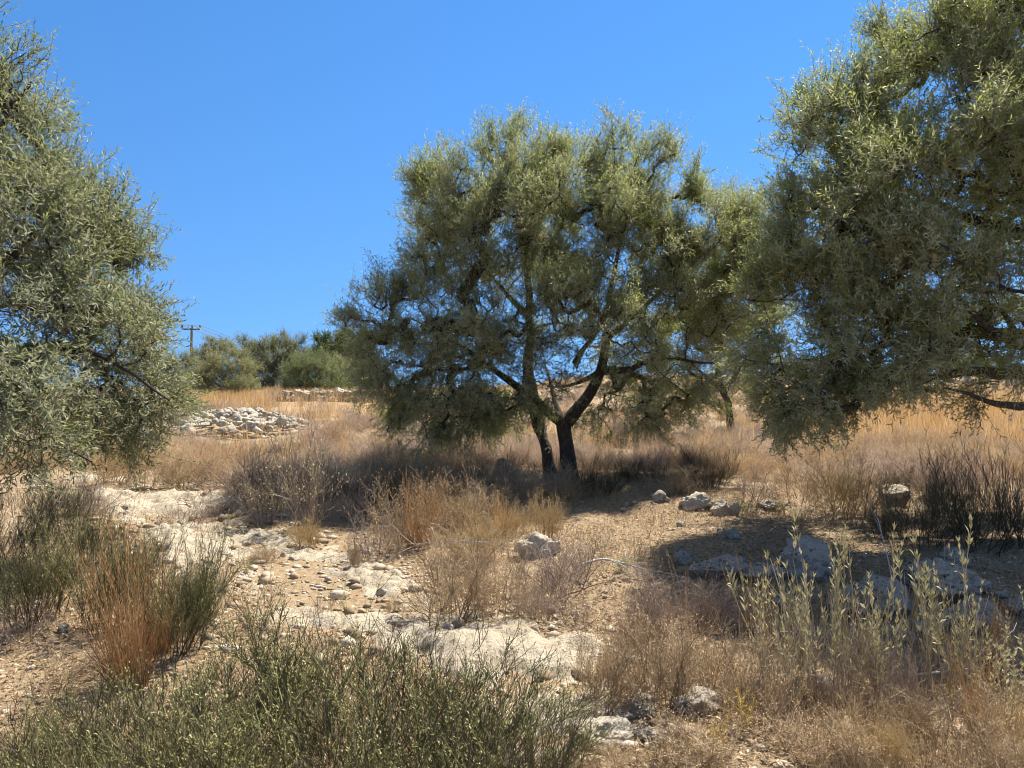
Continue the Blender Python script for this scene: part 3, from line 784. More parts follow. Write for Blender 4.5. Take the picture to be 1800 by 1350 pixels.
rock_px('stone', 1766, 1052, 34, 10, True, 'thin flat grey slab beyond the wide sloping boulder', 3, small=True)
rock_px('boulder', 1800, 1090, 46, 40, True, 'grey boulder cut by the photo edge beside the rock heap', 4)
rock_px('boulder', 1640, 1126, 70, 40, True, 'dark grey boulder wedged between the two largest heap rocks', 4)
rock_px('boulder', 1490, 1085, 60, 36, True, 'dark boulder in the gap between two grey boulders', 0)
rock_px('boulder', 1688, 1000, 60, 34, True, 'dull grey boulder upslope of the wide sloping boulder', 1)
rock_px('boulder', 1060, 1315, 110, 50, False, 'buff boulder with undercut face by the foreground track end', 4)
rock_px('boulder', 1240, 1265, 90, 36, True, 'black-and-white weathered rock under the dry seedhead bushes', 3)
rock_px('boulder', 1130, 1262, 66, 36, True, 'weathered grey rock next to the track end', 1)
rock_px('boulder', 1335, 1222, 50, 26, True, 'small dark rock shaded by a dry bush', 2)
rock_px('boulder', 1150, 1310, 60, 26, True, 'low weathered rock sunk in dry litter near the lower edge', 0)
for q_, (px_, py_, w_, h_, lb_) in enumerate([
    (1405, 1318, 46, 20, 'small dark-pitted rock half hidden under the low tan bush'),
    (1455, 1215, 44, 24, 'grey rock showing between the twiggy bush and the pale stalks'),
    (1600, 1325, 34, 18, 'grey-white rock in the dry weeds near the lower edge'),
    (1208, 1228, 50, 22, 'flat weathered rock between two tan seedhead bushes'),
    (1095, 1272, 40, 20, 'cracked pale rock at the very end of the track'),
    (1390, 1075, 60, 30, 'grey rock between the long low boulder and the lichen boulder'),
    (1590, 1135, 56, 26, 'low grey rock in front of the lichen boulder'),
    (1530, 1050, 44, 22, 'small grey rock behind the lichen boulder')]):
    rock_px('boulder', px_, py_, w_, h_, True, lb_, q_)
rock_px('stone', 787, 1110, 24, 17, False, 'round white stone beside the pale track', 0, small=True)
rock_px('stone', 943, 1117, 16, 17, False, 'small upright white stone beside the grey dry bush', 1, small=True)
rock_px('stone', 107, 1115, 26, 19, True, 'white stone on bare soil by the orange grass tuft', 2, small=True)
rock_px('stone', 292, 834, 18, 14, True, 'grey-white stone beside the small yellow herb', 0, small=True)
rock_px('stone', 322, 832, 18, 11, True, 'low grey stone on the far side of the small yellow herb', 1, small=True)
rock_px('stone', 385, 788, 22, 12, False, 'pale stone lying just below the rubble heap', 3, small=True)
rock_px('boulder', 210, 900, 40, 18, True, 'low grey rock in the gap between the dark wiry bushes', 3)
rock_px('stone', 275, 922, 12, 9, True, 'small blue-grey stone on the bare pale track', 2, small=True)
rock_px('stone', 670, 1042, 20, 16, False, 'cream stone standing on the track among the gravel', 2, small=True)
rock_px('stone', 700, 1058, 16, 9, False, 'small flat cream stone beside the larger cream stone', 1, small=True)
rock_px('stone', 515, 980, 20, 9, False, 'white stone on the upper side of the track', 5, small=True)
rock_px('stone', 497, 976, 12, 9, False, 'buff pebble touching the white stone on the upper track', 0, small=True)
rock_px('stone', 576, 1018, 14, 10, False, 'cream stone with a dark underside on the middle of the track', 3, small=True)
rock_px('boulder', 885, 838, 44, 34, True, 'dark shaded boulder at the foot of the twin trunks', 1)
rock_px('boulder', 240, 860, 60, 10, False, 'flat slab at the far end of the pale track', 2)

# drystone wall on the upper slope
def px_on(px, D):
    return (px - 900) / FPX * D
DW = 30.0
wx = px_on(560, DW)
wroot = empty('drystone_wall', (wx, DW, float(h_base(wx, DW))))
tag(wroot, 'low drystone wall of grey boulders crossing the upper slope', 'wall')
rw = np.random.default_rng(77)
for row in range(2):
    px = 488 + row * 6
    while px < 665:
        wpx = rw.uniform(11, 24); x = px_on(px + wpx / 2, DW)
        base = float(h_base(x, DW)) - .02 + row * rw.uniform(.22, .28)
        hh = rw.uniform(.27, .38)
        if not (row == 1 and rw.random() < .12):
            o = bpy.data.objects.new('stone', ROCKS_G[int(rw.integers(5))] if rw.random() < .6 else ROCKS_P[int(rw.integers(5))])
            COL.objects.link(o); o.parent = wroot
            o.location = (x - wx, rw.uniform(-.1, .1) + row * .06, base - .08 - wroot.location.z)
            o.scale = (wpx / FPX * DW * 1.12, .45, hh); o.rotation_euler = (0, rw.uniform(-.15, .15), rw.uniform(-.3, .3))
        px += wpx * .98
# second pale run of wall stones far under the boughs of the edge olive
wroot2 = empty('drystone_wall', (px_on(1660, 32), 32, float(h_base(px_on(1660, 32), 32))))
tag(wroot2, 'sunlit white line of wall stones seen beneath the edge olive boughs', 'wall')
for i in range(16):
    px = 1560 + i * 15; x = px_on(px, 32)
    o = bpy.data.objects.new('stone', ROCKS_P[i % 5]); COL.objects.link(o); o.parent = wroot2
    o.location = (x - wroot2.location.x, rw.uniform(-.2, .2), float(h_base(x, 32)) + .12 - wroot2.location.z + rw.uniform(0, .15)); o.scale = (rw.uniform(.3, .5), .4, rw.uniform(.25, .4)); o.rotation_euler = (0, 0, rw.uniform(0, 3))

# rubble heap: single stones, the big ones described one by one
DP = 21.0
def heap_z(x, y):
    cx, cy = px_on(425, DP), DP
    e = ((x - cx) / 1.45) ** 2 + ((y - cy) / 1.5) ** 2
    e2 = ((x - px_on(300, DP)) / 1.2) ** 2 + ((y - cy - .4) / 1.0) ** 2
    return .52 * np.exp(-e * 1.1) + .26 * np.exp(-e2 * 1.5)
HG = 'loose stones of the rubble heap'
for i, (px, D, sx, sy, sz, rz, lab) in enumerate([
    (340, 20.2, .95, .6, .28, .2, 'broad tilted slab with a dark hollow beneath, low in the rubble heap'),
    (445, 19.9, .62, .45, .30, -.4, 'angular cream block jutting from the front of the rubble heap'),
    (327, 19.7, .80, .35, .20, .3, 'long cream slab at the lower corner of the rubble heap'),
    (498, 20.6, .30, .28, .40, .1, 'single white block standing at the end of the rubble heap'),
    (470, 20.2, .50, .4, .26, .5, 'grey-white angular block beside the cream block in the rubble heap'),
    (395, 20.8, .55, .5, .26, .1, 'white block near the middle of the rubble heap'),
    (482, 21.2, .34, .3, .30, .7, 'pointed pale stone on the crest of the rubble heap'),
    (222, 21.4, .36, .3, .26, .2, 'lone white stone in the grass before the rubble heap')]):
    x = px_on(px, D)
    put_rock('stone', ROCKS_P[i % 5], x, D, sx, sy, sz, rz, lab, HG if i < 7 else None, z=float(h_base(x, D)) + float(heap_z(x, D)) * .85, tilt=(.25 if i == 0 else 0, -.12), cat='stone', sink=.15)
rp = np.random.default_rng(78); n = 0
while n < 230:
    if rp.random() < .8:
        px, D = rp.normal(425, 55), DP + rp.normal(0, .8)
    else:
        px, D = rp.uniform(230, 540), DP + rp.normal(.2, .6)
    if not 215 < px < 540: continue
    x = px_on(px, D); s = rp.uniform(.08, .25)
    put_rock('stone', SMALL_P[int(rp.integers(6))] if rp.random() < .75 else SMALL_G[int(rp.integers(4))], x, D, s * rp.uniform(.9, 1.5), s, s * rp.uniform(.6, .9), rp.uniform(0, 6.28),
             'pale limestone rubble stone in the heap on the far slope', HG, z=float(h_base(x, D)) + float(heap_z(x, D)) * rp.uniform(.85, 1.05), tilt=(rp.uniform(-.4, .4), rp.uniform(-.4, .4)), cat='stone', sink=.1)
    n += 1

# gravel on and beside the track
def make_gravel():
    import bmesh
    rng = np.random.default_rng(88)
    bm = bmesh.new(); bmesh.ops.create_icosphere(bm, subdivisions=1, radius=1)
    V0 = np.array([v.co[:] for v in bm.verts]); F = np.array([[l.vert.index for l in f.loops] for f in bm.faces]); bm.free()
    Q0 = np.concatenate([F, F[:, 2:3]], 1)
    def lay(xs, ys, lo, hi, geo):
        n = len(xs)
        s = lo * (hi / lo) ** (rng.random(n) ** 2.2)
        dv = unit(rng.normal(size=(n, 5, 3))); cut = rng.uniform(.45, .85, (n, 1, 5))
        dt = np.einsum('vc,nkc->nvk', V0, dv); rad = np.minimum(1.0, np.min(np.where(dt > .1, cut / np.maximum(dt, .1), 9), 2))
        V = V0[None] * rad[..., None] * (1 + rng.uniform(-.22, .22, (n, len(V0), 1))) * (s[:, None] * rng.uniform(.6, 1.5, (n, 3)) * np.array([1, 1, .55]))[:, None, :]
        a = rng.uniform(0, 6.28, n); c, sn = np.cos(a)[:, None], np.sin(a)[:, None]
        X = V[..., 0] * c - V[..., 1] * sn; Y = V[..., 0] * sn + V[..., 1] * c
        Z = V[..., 2] + (h_full(xs, ys) + s * .2)[:, None]
        P = np.stack([X + xs[:, None], Y + ys[:, None], Z], -1)
        Q = (np.arange(n)[:, None, None] * len(V0) + Q0[None]).reshape(-1, 4)
        geo.add(P.reshape(-1, 3), Q, np.repeat(rng.random(n), len(V0)))
    g = Geo()
    xs = rng.uniform(-6, 2, 60000); ys = rng.uniform(3.2, 12, 60000)
    pm = path_mask(xs, ys)
    k = rng.random(60000) < np.where(pm > -.9, .26, .0) * np.where(pm > .3, .5, 1)
    lay(xs[k], ys[k], .006, .035, g)
    k = rng.random(60000) < np.where((pm > -.8) & (pm < 1), .028, 0)
    lay(xs[k], ys[k], .025, .085, g)
    r = 3 * (16 / 3) ** rng.random(16000); a = rng.uniform(-.72, .72, 16000)
    xs, ys = r * np.sin(a), r * np.cos(a)
    k = fbm(xs * .9, ys * .9, oct=2, seed=5) > -.05
    lay(xs[k], ys[k], .005, .032, g)
    o = build('gravel', g, plant_mat('gravel', [(0, (.24, .18, .12)), (.5, (.43, .35, .25)), (1, (.62, .56, .46))], rough=.9, trans=0, spec=.2, vary=0))
    tag(o, 'loose pale gravel strewn over the track and the bare soil', 'gravel', kind='stuff')
make_gravel()

def make_litter():
    rng = np.random.default_rng(89)
    n = 240000
    r = 2.8 * (15 / 2.8) ** rng.random(n); a = rng.uniform(-.74, .74, n)
    xs, ys = r * np.sin(a), r * np.cos(a)
    d = .45 + .6 * fbm(xs * .7, ys * .7, oct=3, seed=6) + 1.4 * np.exp(-((xs - 2.6) ** 2 / 3 + (ys - 9) ** 2 / 3)) - .5 * sstep(0, .6, path_mask(xs, ys))
    k = rng.random(n) < d
    xs, ys = xs[k], ys[k]; n = len(xs)
    P = np.stack([xs, ys, h_full(xs, ys) + rng.uniform(.004, .022, n)], 1)
    th = rng.uniform(0, 6.28, n)
    dr = unit(np.stack([np.cos(th), np.sin(th), rng.normal(0, .25, n)], 1)); nr = unit(np.stack([rng.normal(0, .4, n), rng.normal(0, .4, n), np.ones(n)], 1))
    nr = unit(nr - (nr * dr).sum(1, keepdims=True) * dr)
    L = rng.uniform(.02, .06, n); g = Geo()
    W = np.where(rng.random(n) < .45, .0025, L * .24)
    leaves(g, P, dr, nr, L, W, rng.random(n), .2)
    o = build('leaf_litter', g, plant_mat('litter', [(0, (.09, .055, .03)), (.45, (.33, .21, .11)), (.8, (.52, .38, .22)), (1, (.66, .56, .40))], rough=.7, trans=.1, vary=0))
    tag(o, 'dry fallen leaves and straw scattered over the soil', 'leaf litter', kind='stuff')
make_litter()

# ------------------------------------------------------------------ shrubs, grass tufts and herbs (prototypes, height about 1 unit = 1 m)
M_broom = plant_mat('broom_stem', [(0, (.085, .062, .040)), (.25, (.085, .080, .040)), (.7, (.155, .155, .062)), (1, (.28, .27, .11))], rough=.65, trans=.05)
M_broomleaf = plant_mat('broom_leaf', [(0, (.15, .155, .05)), (.5, (.25, .245, .10)), (1, (.42, .39, .18))], rough=.55, trans=.25)
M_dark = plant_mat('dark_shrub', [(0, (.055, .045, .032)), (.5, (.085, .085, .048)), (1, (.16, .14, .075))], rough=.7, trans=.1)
M_tan = plant_mat('dry_tan_stem', [(0, (.15, .10, .058)), (.5, (.35, .26, .155)), (1, (.56, .44, .28))], rough=.8, trans=.12)
M_mauve = plant_mat('dry_grey_stem', [(0, (.13, .095, .072)), (.5, (.29, .22, .175)), (1, (.48, .395, .325))], rough=.8, trans=.12)
M_field_tan = plant_mat('field_tan', [(0, (.30, .20, .115)), (.5, (.52, .385, .235)), (1, (.68, .54, .36))], rough=.8, trans=.25, vary=0)
M_field_mauve = plant_mat('field_mauve', [(0, (.26, .19, .145)), (.5, (.48, .37, .29)), (1, (.66, .545, .45))], rough=.8, trans=.25, vary=0)
M_yel = plant_mat('dry_yellow_stem', [(0, (.22, .145, .06)), (.5, (.42, .30, .14)), (1, (.60, .47, .25))], rough=.8, trans=.15)
M_seed = plant_mat('seed_head', [(0, (.42, .29, .16)), (.6, (.60, .46, .29)), (1, (.74, .62, .44))], rough=.8, trans=.35)
M_orange = plant_mat('orange_grass', [(0, (.20, .095, .038)), (.5, (.38, .21, .085)), (1, (.54, .35, .16))], rough=.65, trans=.25)
M_gold = plant_mat('golden_grass', [(0, (.44, .25, .09)), (.5, (.62, .40, .165)), (1, (.72, .53, .27))], rough=.65, trans=.4, vary=.05)
M_phl = plant_mat('felted_leaf', [(0, (.30, .28, .13)), (.5, (.42, .39, .195)), (1, (.55, .48, .27))], under=(.48, .45, .28), rough=.85, trans=.22)
M_phls = plant_mat('felted_stem', [(0, (.26, .19, .12)), (.5, (.42, .34, .22)), (1, (.54, .47, .33))], rough=.85, trans=.05)
M_flower = plant_mat('dead_flower', [(0, (.34, .20, .09)), (1, (.56, .38, .19))], rough=.8, trans=.1)
M_thistle = plant_mat('yellow_thistle', [(0, (.46, .30, .07)), (.5, (.58, .42, .11)), (1, (.66, .56, .20))], rough=.6, trans=.3)
M_fern = plant_mat('green_herb', [(0, (.16, .19, .06)), (1, (.32, .34, .11))], rough=.6, trans=.3)
M_dead = plant_mat('bleached_wood', [(0, (.30, .27, .24)), (1, (.55, .52, .47))], rough=.85, trans=0)

def disc_bases(rng, n, r):
    a = rng.uniform(0, 6.28, n); q = r * np.sqrt(rng.random(n))
    return np.stack([q * np.cos(a), q * np.sin(a), np.full(n, -.03)], 1), a

def stems1(rng, n, r0, tilt, L, k=6, up=.12, wob=.06, lv=(.6, 1.1)):
    b, a = disc_bases(rng, n, r0)
    th = np.abs(rng.normal(0, tilt, n)) + .04
    a = a + rng.normal(0, .5, n)
    d = np.stack([np.sin(th) * np.cos(a), np.sin(th) * np.sin(a), np.cos(th)], 1)
    ln = (L * rng.uniform(*lv, n))[:, None]
    return walk(b, d, ln, k, rng, up, wob)

def leaf_on(geo, P, m, ang, L, ratio, rng, tmin=.2, tmax=1.0, fold=.25, val=None, updir=.5):
    n = len(P); k = P.shape[1]
    t = rng.uniform(tmin, tmax * .999, (n, m)); f = t * (k - 1); i = np.minimum(f.astype(int), k - 2); fr = (f - i)[..., None]; ix = np.arange(n)[:, None]
    b = (P[ix, i] * (1 - fr) + P[ix, i + 1] * fr).reshape(-1, 3); tan = unit(P[ix, i + 1] - P[ix, i]).reshape(-1, 3)
    rnd = rng.normal(size=b.shape); sd = unit(rnd - (rnd * tan).sum(1, keepdims=True) * tan)
    a = rng.normal(ang, ang * .3, (len(b), 1))
    d = unit(tan * np.cos(a) + sd * np.sin(a))
    nr = tan - sd * .5 + np.array([0, 0, updir]); nr = unit(nr - (nr * d).sum(1, keepdims=True) * d)
    Ls = L * rng.uniform(.6, 1.3, len(b))
    leaves(geo, b, d, nr, Ls, Ls * ratio, rng.random(len(b)) if val is None else np.clip(rng.normal(val, .18, len(b)), 0, 1), fold)

def tipblobs(geo, P, size, rng, frac=1.0):
    P = P[rng.random(len(P)) < frac]; n = len(P)
    tip = P[:, -1]; d = unit(P[:, -1] - P[:, -2] + rng.normal(size=(n, 3)) * .2 * np.linalg.norm(P[:, -1] - P[:, -2], axis=1, keepdims=True))
    for _ in range(2):
        nr = rng.normal(size=(n, 3)); nr = unit(nr - (nr * d).sum(1, keepdims=True) * d)
        s = size * rng.uniform(.7, 1.3, n)
        leaves(geo, tip - d * s[:, None] * .2, d, nr, s, s * .75, rng.random(n), .1)

PROTO = {}
def proto(kind, parts):
    """parts: list of (name, geo, mat, stuff?)"""
    out = []
    for nm, g, mat in parts:
        V, Q, A = g.arrays()
        out.append((nm, mesh_from(kind + '_' + nm, V, Q, A, mat)))
    PROTO.setdefault(kind, []).append(out)

def p_broom(seed, matS, matL, kind, n1=58, tilt=.42, L=.80, leafm=6, leafL=.021, m2=8, m3=5):
    rng = np.random.default_rng(seed)
    A = stems1(rng, n1, .26, tilt, L, 7, .06, .12, (.3, 1.2))
    B = grow(A, m2, .46, .30, 5, rng, .20, .2, .10)
    C = grow(B, m3, .42, .16, 4, rng, .20, .2, .10)
    dead = rng.random(n1) < .22; lush = rng.random(n1) < .5
    ton = np.where(dead, rng.uniform(0, .12, n1), rng.uniform(.25, .75, n1))
    g = Geo()
    ribbons(g, A, np.linspace(.0095, .0032, 7)[None], rng.uniform(0, .2, len(A)), rng)
    ribbons(g, B, np.linspace(.0048, .0022, 5)[None], np.clip(np.repeat(ton, m2) + rng.normal(0, .1, len(B)), 0, 1), rng)
    ribbons(g, C, np.linspace(.0032, .0017, 4)[None], np.clip(np.repeat(ton, m2 * m3) + rng.normal(0, .15, len(C)), 0, 1), rng)
    l = Geo(); leaf_on(l, C[np.repeat(lush & ~dead, m2 * m3)], leafm, .5, leafL, .34, rng)
    proto(kind, [('branchwork', g, matS), ('foliage', l, matL)])

def p_dry(seed, matS, kind, n1=44, tilt=.55, L=.62, m2=8, m3=5, blob=.017, frac=.8, a2=.62, a3=.7, up=.06, l2=.30, l3=.12, wid=1.6):
    rng = np.random.default_rng(seed)
    A = stems1(rng, n1, .30, tilt, L, 6, .04, .17, (.2, 1.25)) ; ln_ = rng.normal(0, .18, 2); A[..., :2] += A[..., 2:3] * ln_
    B = grow(A, m2, a2, l2, 5, rng, up, .25, .10)
    C = grow(B, m3, a3, l3, 3, rng, up, .3, .12)
    g = Geo()
    ribbons(g, A, np.linspace(.0085, .003, 6)[None] * wid * rng.uniform(.5, 1.4, (len(A), 1)), rng.uniform(0, .6, len(A)), rng)
    ribbons(g, B, np.linspace(.0038, .002, 5)[None] * wid, rng.uniform(.1, .9, len(B)), rng)
    ribbons(g, C, np.linspace(.0026, .0016, 3)[None] * wid, rng.uniform(.2, 1, len(C)), rng)
    pr = [('branchwork', g, matS)]
    if blob:
        b = Geo(); tipblobs(b, C, blob, rng, frac); tipblobs(b, B, blob * 1.2, rng, frac)
        pr.append(('seed_crop', b, M_seed))
    proto(kind, pr)

def p_grass(seed, mat, kind, n=130, tilt=.13, L=.95, r0=.10, heads=True):
    rng = np.random.default_rng(seed)
    A = stems1(rng, n, r0, tilt, L, 7, -.01, .085, (.35, 1.15))
    bl = stems1(rng, n * 2, r0 * 1.2, tilt * 2.2, L * .5, 6, -.10, .07)
    g = Geo()
    ribbons(g, A, np.linspace(.0042, .002, 7)[None], rng.uniform(.2, 1, n), rng)
    ribbons(g, bl, np.linspace(.005, .0012, 6)[None], rng.uniform(0, .7, n * 2), rng)
    pr = [('blade_tuft', g, mat)]
    if heads:
        h = Geo(); leaf_on(h, A, 10, .22, .034, .13, rng, .62, 1.0)
        pr.append(('seed_plume', h, mat))
    proto(kind, pr)

def p_phlomis(seed, n=13, L=.72, leafy=1.0):
    rng = np.random.default_rng(seed)
    A = stems1(rng, n, .16, .48, L, 8, .15, .09, (.35, 1.15))
    B = grow(A, 2, .55, .26, 5, rng, .30, .3, .06)
    D = stems1(rng, n * 2, .18, .6, L * .8, 6, .08, .08); E = grow(D, 5, .55, .22, 4, rng, .12, .3, .1)
    g = Geo()
    tubes(g, A, np.linspace(.0065, .003, 8)[None], rng.uniform(.2, 1, len(A)), 4)
    tubes(g, B, np.linspace(.0034, .002, 5)[None], rng.uniform(.2, 1, len(B)), 3)
    ribbons(g, D, np.linspace(.005, .003, 6)[None], rng.uniform(0, .8, len(D)), rng); ribbons(g, E, .0028, rng.uniform(0, .9, len(E)), rng)
    l = Geo()
    k1 = rng.random(len(A)) < leafy
    for P, m, ts in ((A[k1], 6, .35), (B, 4, .35)):
        if not len(P): continue
        for tt in np.linspace(ts, .99, m):
            f = tt * (P.shape[1] - 1); i = min(int(f), P.shape[1] - 2); fr = f - i
            b = P[:, i] * (1 - fr) + P[:, i + 1] * fr; tan = unit(P[:, i + 1] - P[:, i])
            rnd = rng.normal(size=b.shape); s1 = unit(rnd - (rnd * tan).sum(1, keepdims=True) * tan)
            n_pair = (s1, -s1) if tt < .95 else (s1, -s1, np.cross(tan, s1), -np.cross(tan, s1))
            for sd in n_pair:
                a = rng.normal(.62 if tt < .9 else .45, .15, (len(b), 1))
                d = unit(tan * np.cos(a) + sd * np.sin(a)); nr = tan - sd * .5; nr = unit(nr - (nr * d).sum(1, keepdims=True) * d)
                Ls = rng.uniform(.045, .085, len(b)) * (1.1 - .35 * tt)
                leaves(l, b, d, nr, Ls, Ls * .36, rng.random(len(b)), .2)
    pr = [('stem_cluster', g, M_phls), ('foliage', l, M_phl)]
    pick = A[rng.random(n) < .25]
    if len(pick) == 0: pick = A[:1]
    for P in pick:
        tip = P[-1]; h = Geo()
        ang = np.linspace(0, 6.28, 15)[:-1]
        dd = unit(np.stack([np.cos(ang), np.sin(ang), np.full(14, .35)], 1))
        leaves(h, np.repeat(tip[None], 14, 0), dd, np.repeat([[0, 0, 1.]], 14, 0), .017, .012, rng.random(14), .4)
        tubes(h, np.array([[tip - [0, 0, .006], tip, tip + [0, 0, .006], tip + [0, 0, .012]]]), np.array([[.005, .013, .013, .004]]), .3, 8)
        dl = unit(np.array([[1, .3, -.15], [-1, -.2, -.2]])); leaves(h, np.repeat(tip[None], 2, 0), dl, np.repeat([[0, 0, 1.]], 2, 0), .035, .010, np.array([.9, .9]), .2)
        pr.append(('flower_head', h, M_flower))
    proto('phlomis', pr)

def p_thistle(seed, mat, kind, n=5, L=.34, ll=.05):
    rng = np.random.default_rng(seed)
    A = stems1(rng, n, .05, .25, L, 5, .1, .08)
    B = grow(A, 4, .7, .10, 3, rng, .2, .4)
    g = Geo(); ribbons(g, A, .004, rng.random(len(A)), rng); ribbons(g, B, .003, rng.random(len(B)), rng)
    l = Geo(); leaf_on(l, A, 14, .9, ll, .16, rng, .3); leaf_on(l, B, 9, .9, ll * .8, .16, rng, .2)
    proto(kind, [('stem_cluster', g, mat), ('foliage', l, mat)])

def p_sparse(seed):
    rng = np.random.default_rng(seed)
    A = stems1(rng, 26, .20, .36, .95, 7, .06, .10, (.4, 1.1)); B = grow(A, 8, .5, .32, 5, rng, .15, .2, .1); C = grow(B, 5, .5, .14, 3, rng, .12, .3, .1)
    g = Geo(); tubes(g, A, np.linspace(.0045, .002, 7)[None], rng.uniform(0, .4, len(A)), 4)
    ribbons(g, B, .0042, rng.uniform(0, .7, len(B)), rng); ribbons(g, C, .0028, rng.uniform(0, .9, len(C)), rng)
    l = Geo(); leaf_on(l, C[::2], 2, .6, .030, .42, rng, .2)
    proto('sparse', [('branchwork', g, M_mauve), ('foliage', l, M_phl)])

for i in range(4): p_broom(500 + i, M_broom, M_broomleaf, 'broom')
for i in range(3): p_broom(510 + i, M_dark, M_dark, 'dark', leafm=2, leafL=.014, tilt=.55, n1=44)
for i in range(5): p_dry(520 + i, M_tan, 'tan', n1=(44, 32, 52, 38, 28)[i], tilt=(.55, .75, .45, .6, .9)[i])
for i in range(4): p_dry(530 + i, M_mauve, 'grey', n1=(46, 32, 40, 28)[i], tilt=(.62, .8, .5, .95)[i], blob=.009, frac=.35, a2=.7)
for i in range(2): p_dry(540 + i, M_yel, 'yellow', tilt=.35, blob=.013, frac=.8)
for i in range(2): p_dry(545 + i, M_tan, 'wisp', n1=24, tilt=.5, m2=5, m3=4, blob=.007, frac=.5)
for i in range(3): p_grass(550 + i, M_orange, 'orange')
for i in range(2): p_grass(560 + i, M_orange, 'thin', n=26, tilt=.25, L=.9, r0=.22)
for i in range(2): p_grass(565 + i, M_gold, 'gold', n=120, tilt=.22, L=.8)
for i in range(4): p_phlomis(570 + i, n=(13, 16, 11, 14)[i], leafy=(.8, .65, .85, .25)[i])
for i in range(2): p_thistle(580 + i, M_thistle, 'thistle')
for i in range(2): p_thistle(585 + i, M_fern, 'herb', n=7, L=.4, ll=.04)
p_sparse(590); p_sparse(591)

_rot = np.random.default_rng(9)
_spread = {}
for kd, vs_ in PROTO.items():
    for vi, parts in enumerate(vs_):
        co_ = np.concatenate([np.array([v.co[:] for v in me.vertices]) for nm, me in parts[:1]])
        _spread[kd, vi] = (np.percentile(co_[:, 2], 99), np.percentile(np.hypot(co_[:, 0], co_[:, 1]), 95))

def plant(name, kind, variant, px, pyb, pyt, wpx, label, cat, group=None, z=None):
    """stand a plant where the photo shows its foot, as tall and as wide as it is there"""
    x, y = G(px, pyb)
    H, Rw = _spread[kind, (variant + int(px)) % len(PROTO[kind])]
    h = (pyb - pyt) / FPX * y; wd = wpx / FPX * y
    o = empty(name, (x, y, float(h_full(np.array(x), np.array(y)))))
    o.scale = (wd / 2 / Rw, wd / 2 / Rw, h / H)
    o.rotation_euler = (_rot.normal(0, .07), _rot.normal(0, .07), _rot.uniform(0, 6.28))
    tag(o, label, cat, group)
    for nm, me in PROTO[kind][(variant + int(px)) % len(PROTO[kind])]:
        c = bpy.data.objects.new(nm, me); COL.objects.link(c); c.parent = o
        if nm in ('seed_crop', 'seed_plume'): c['kind'] = 'stuff'
    return o

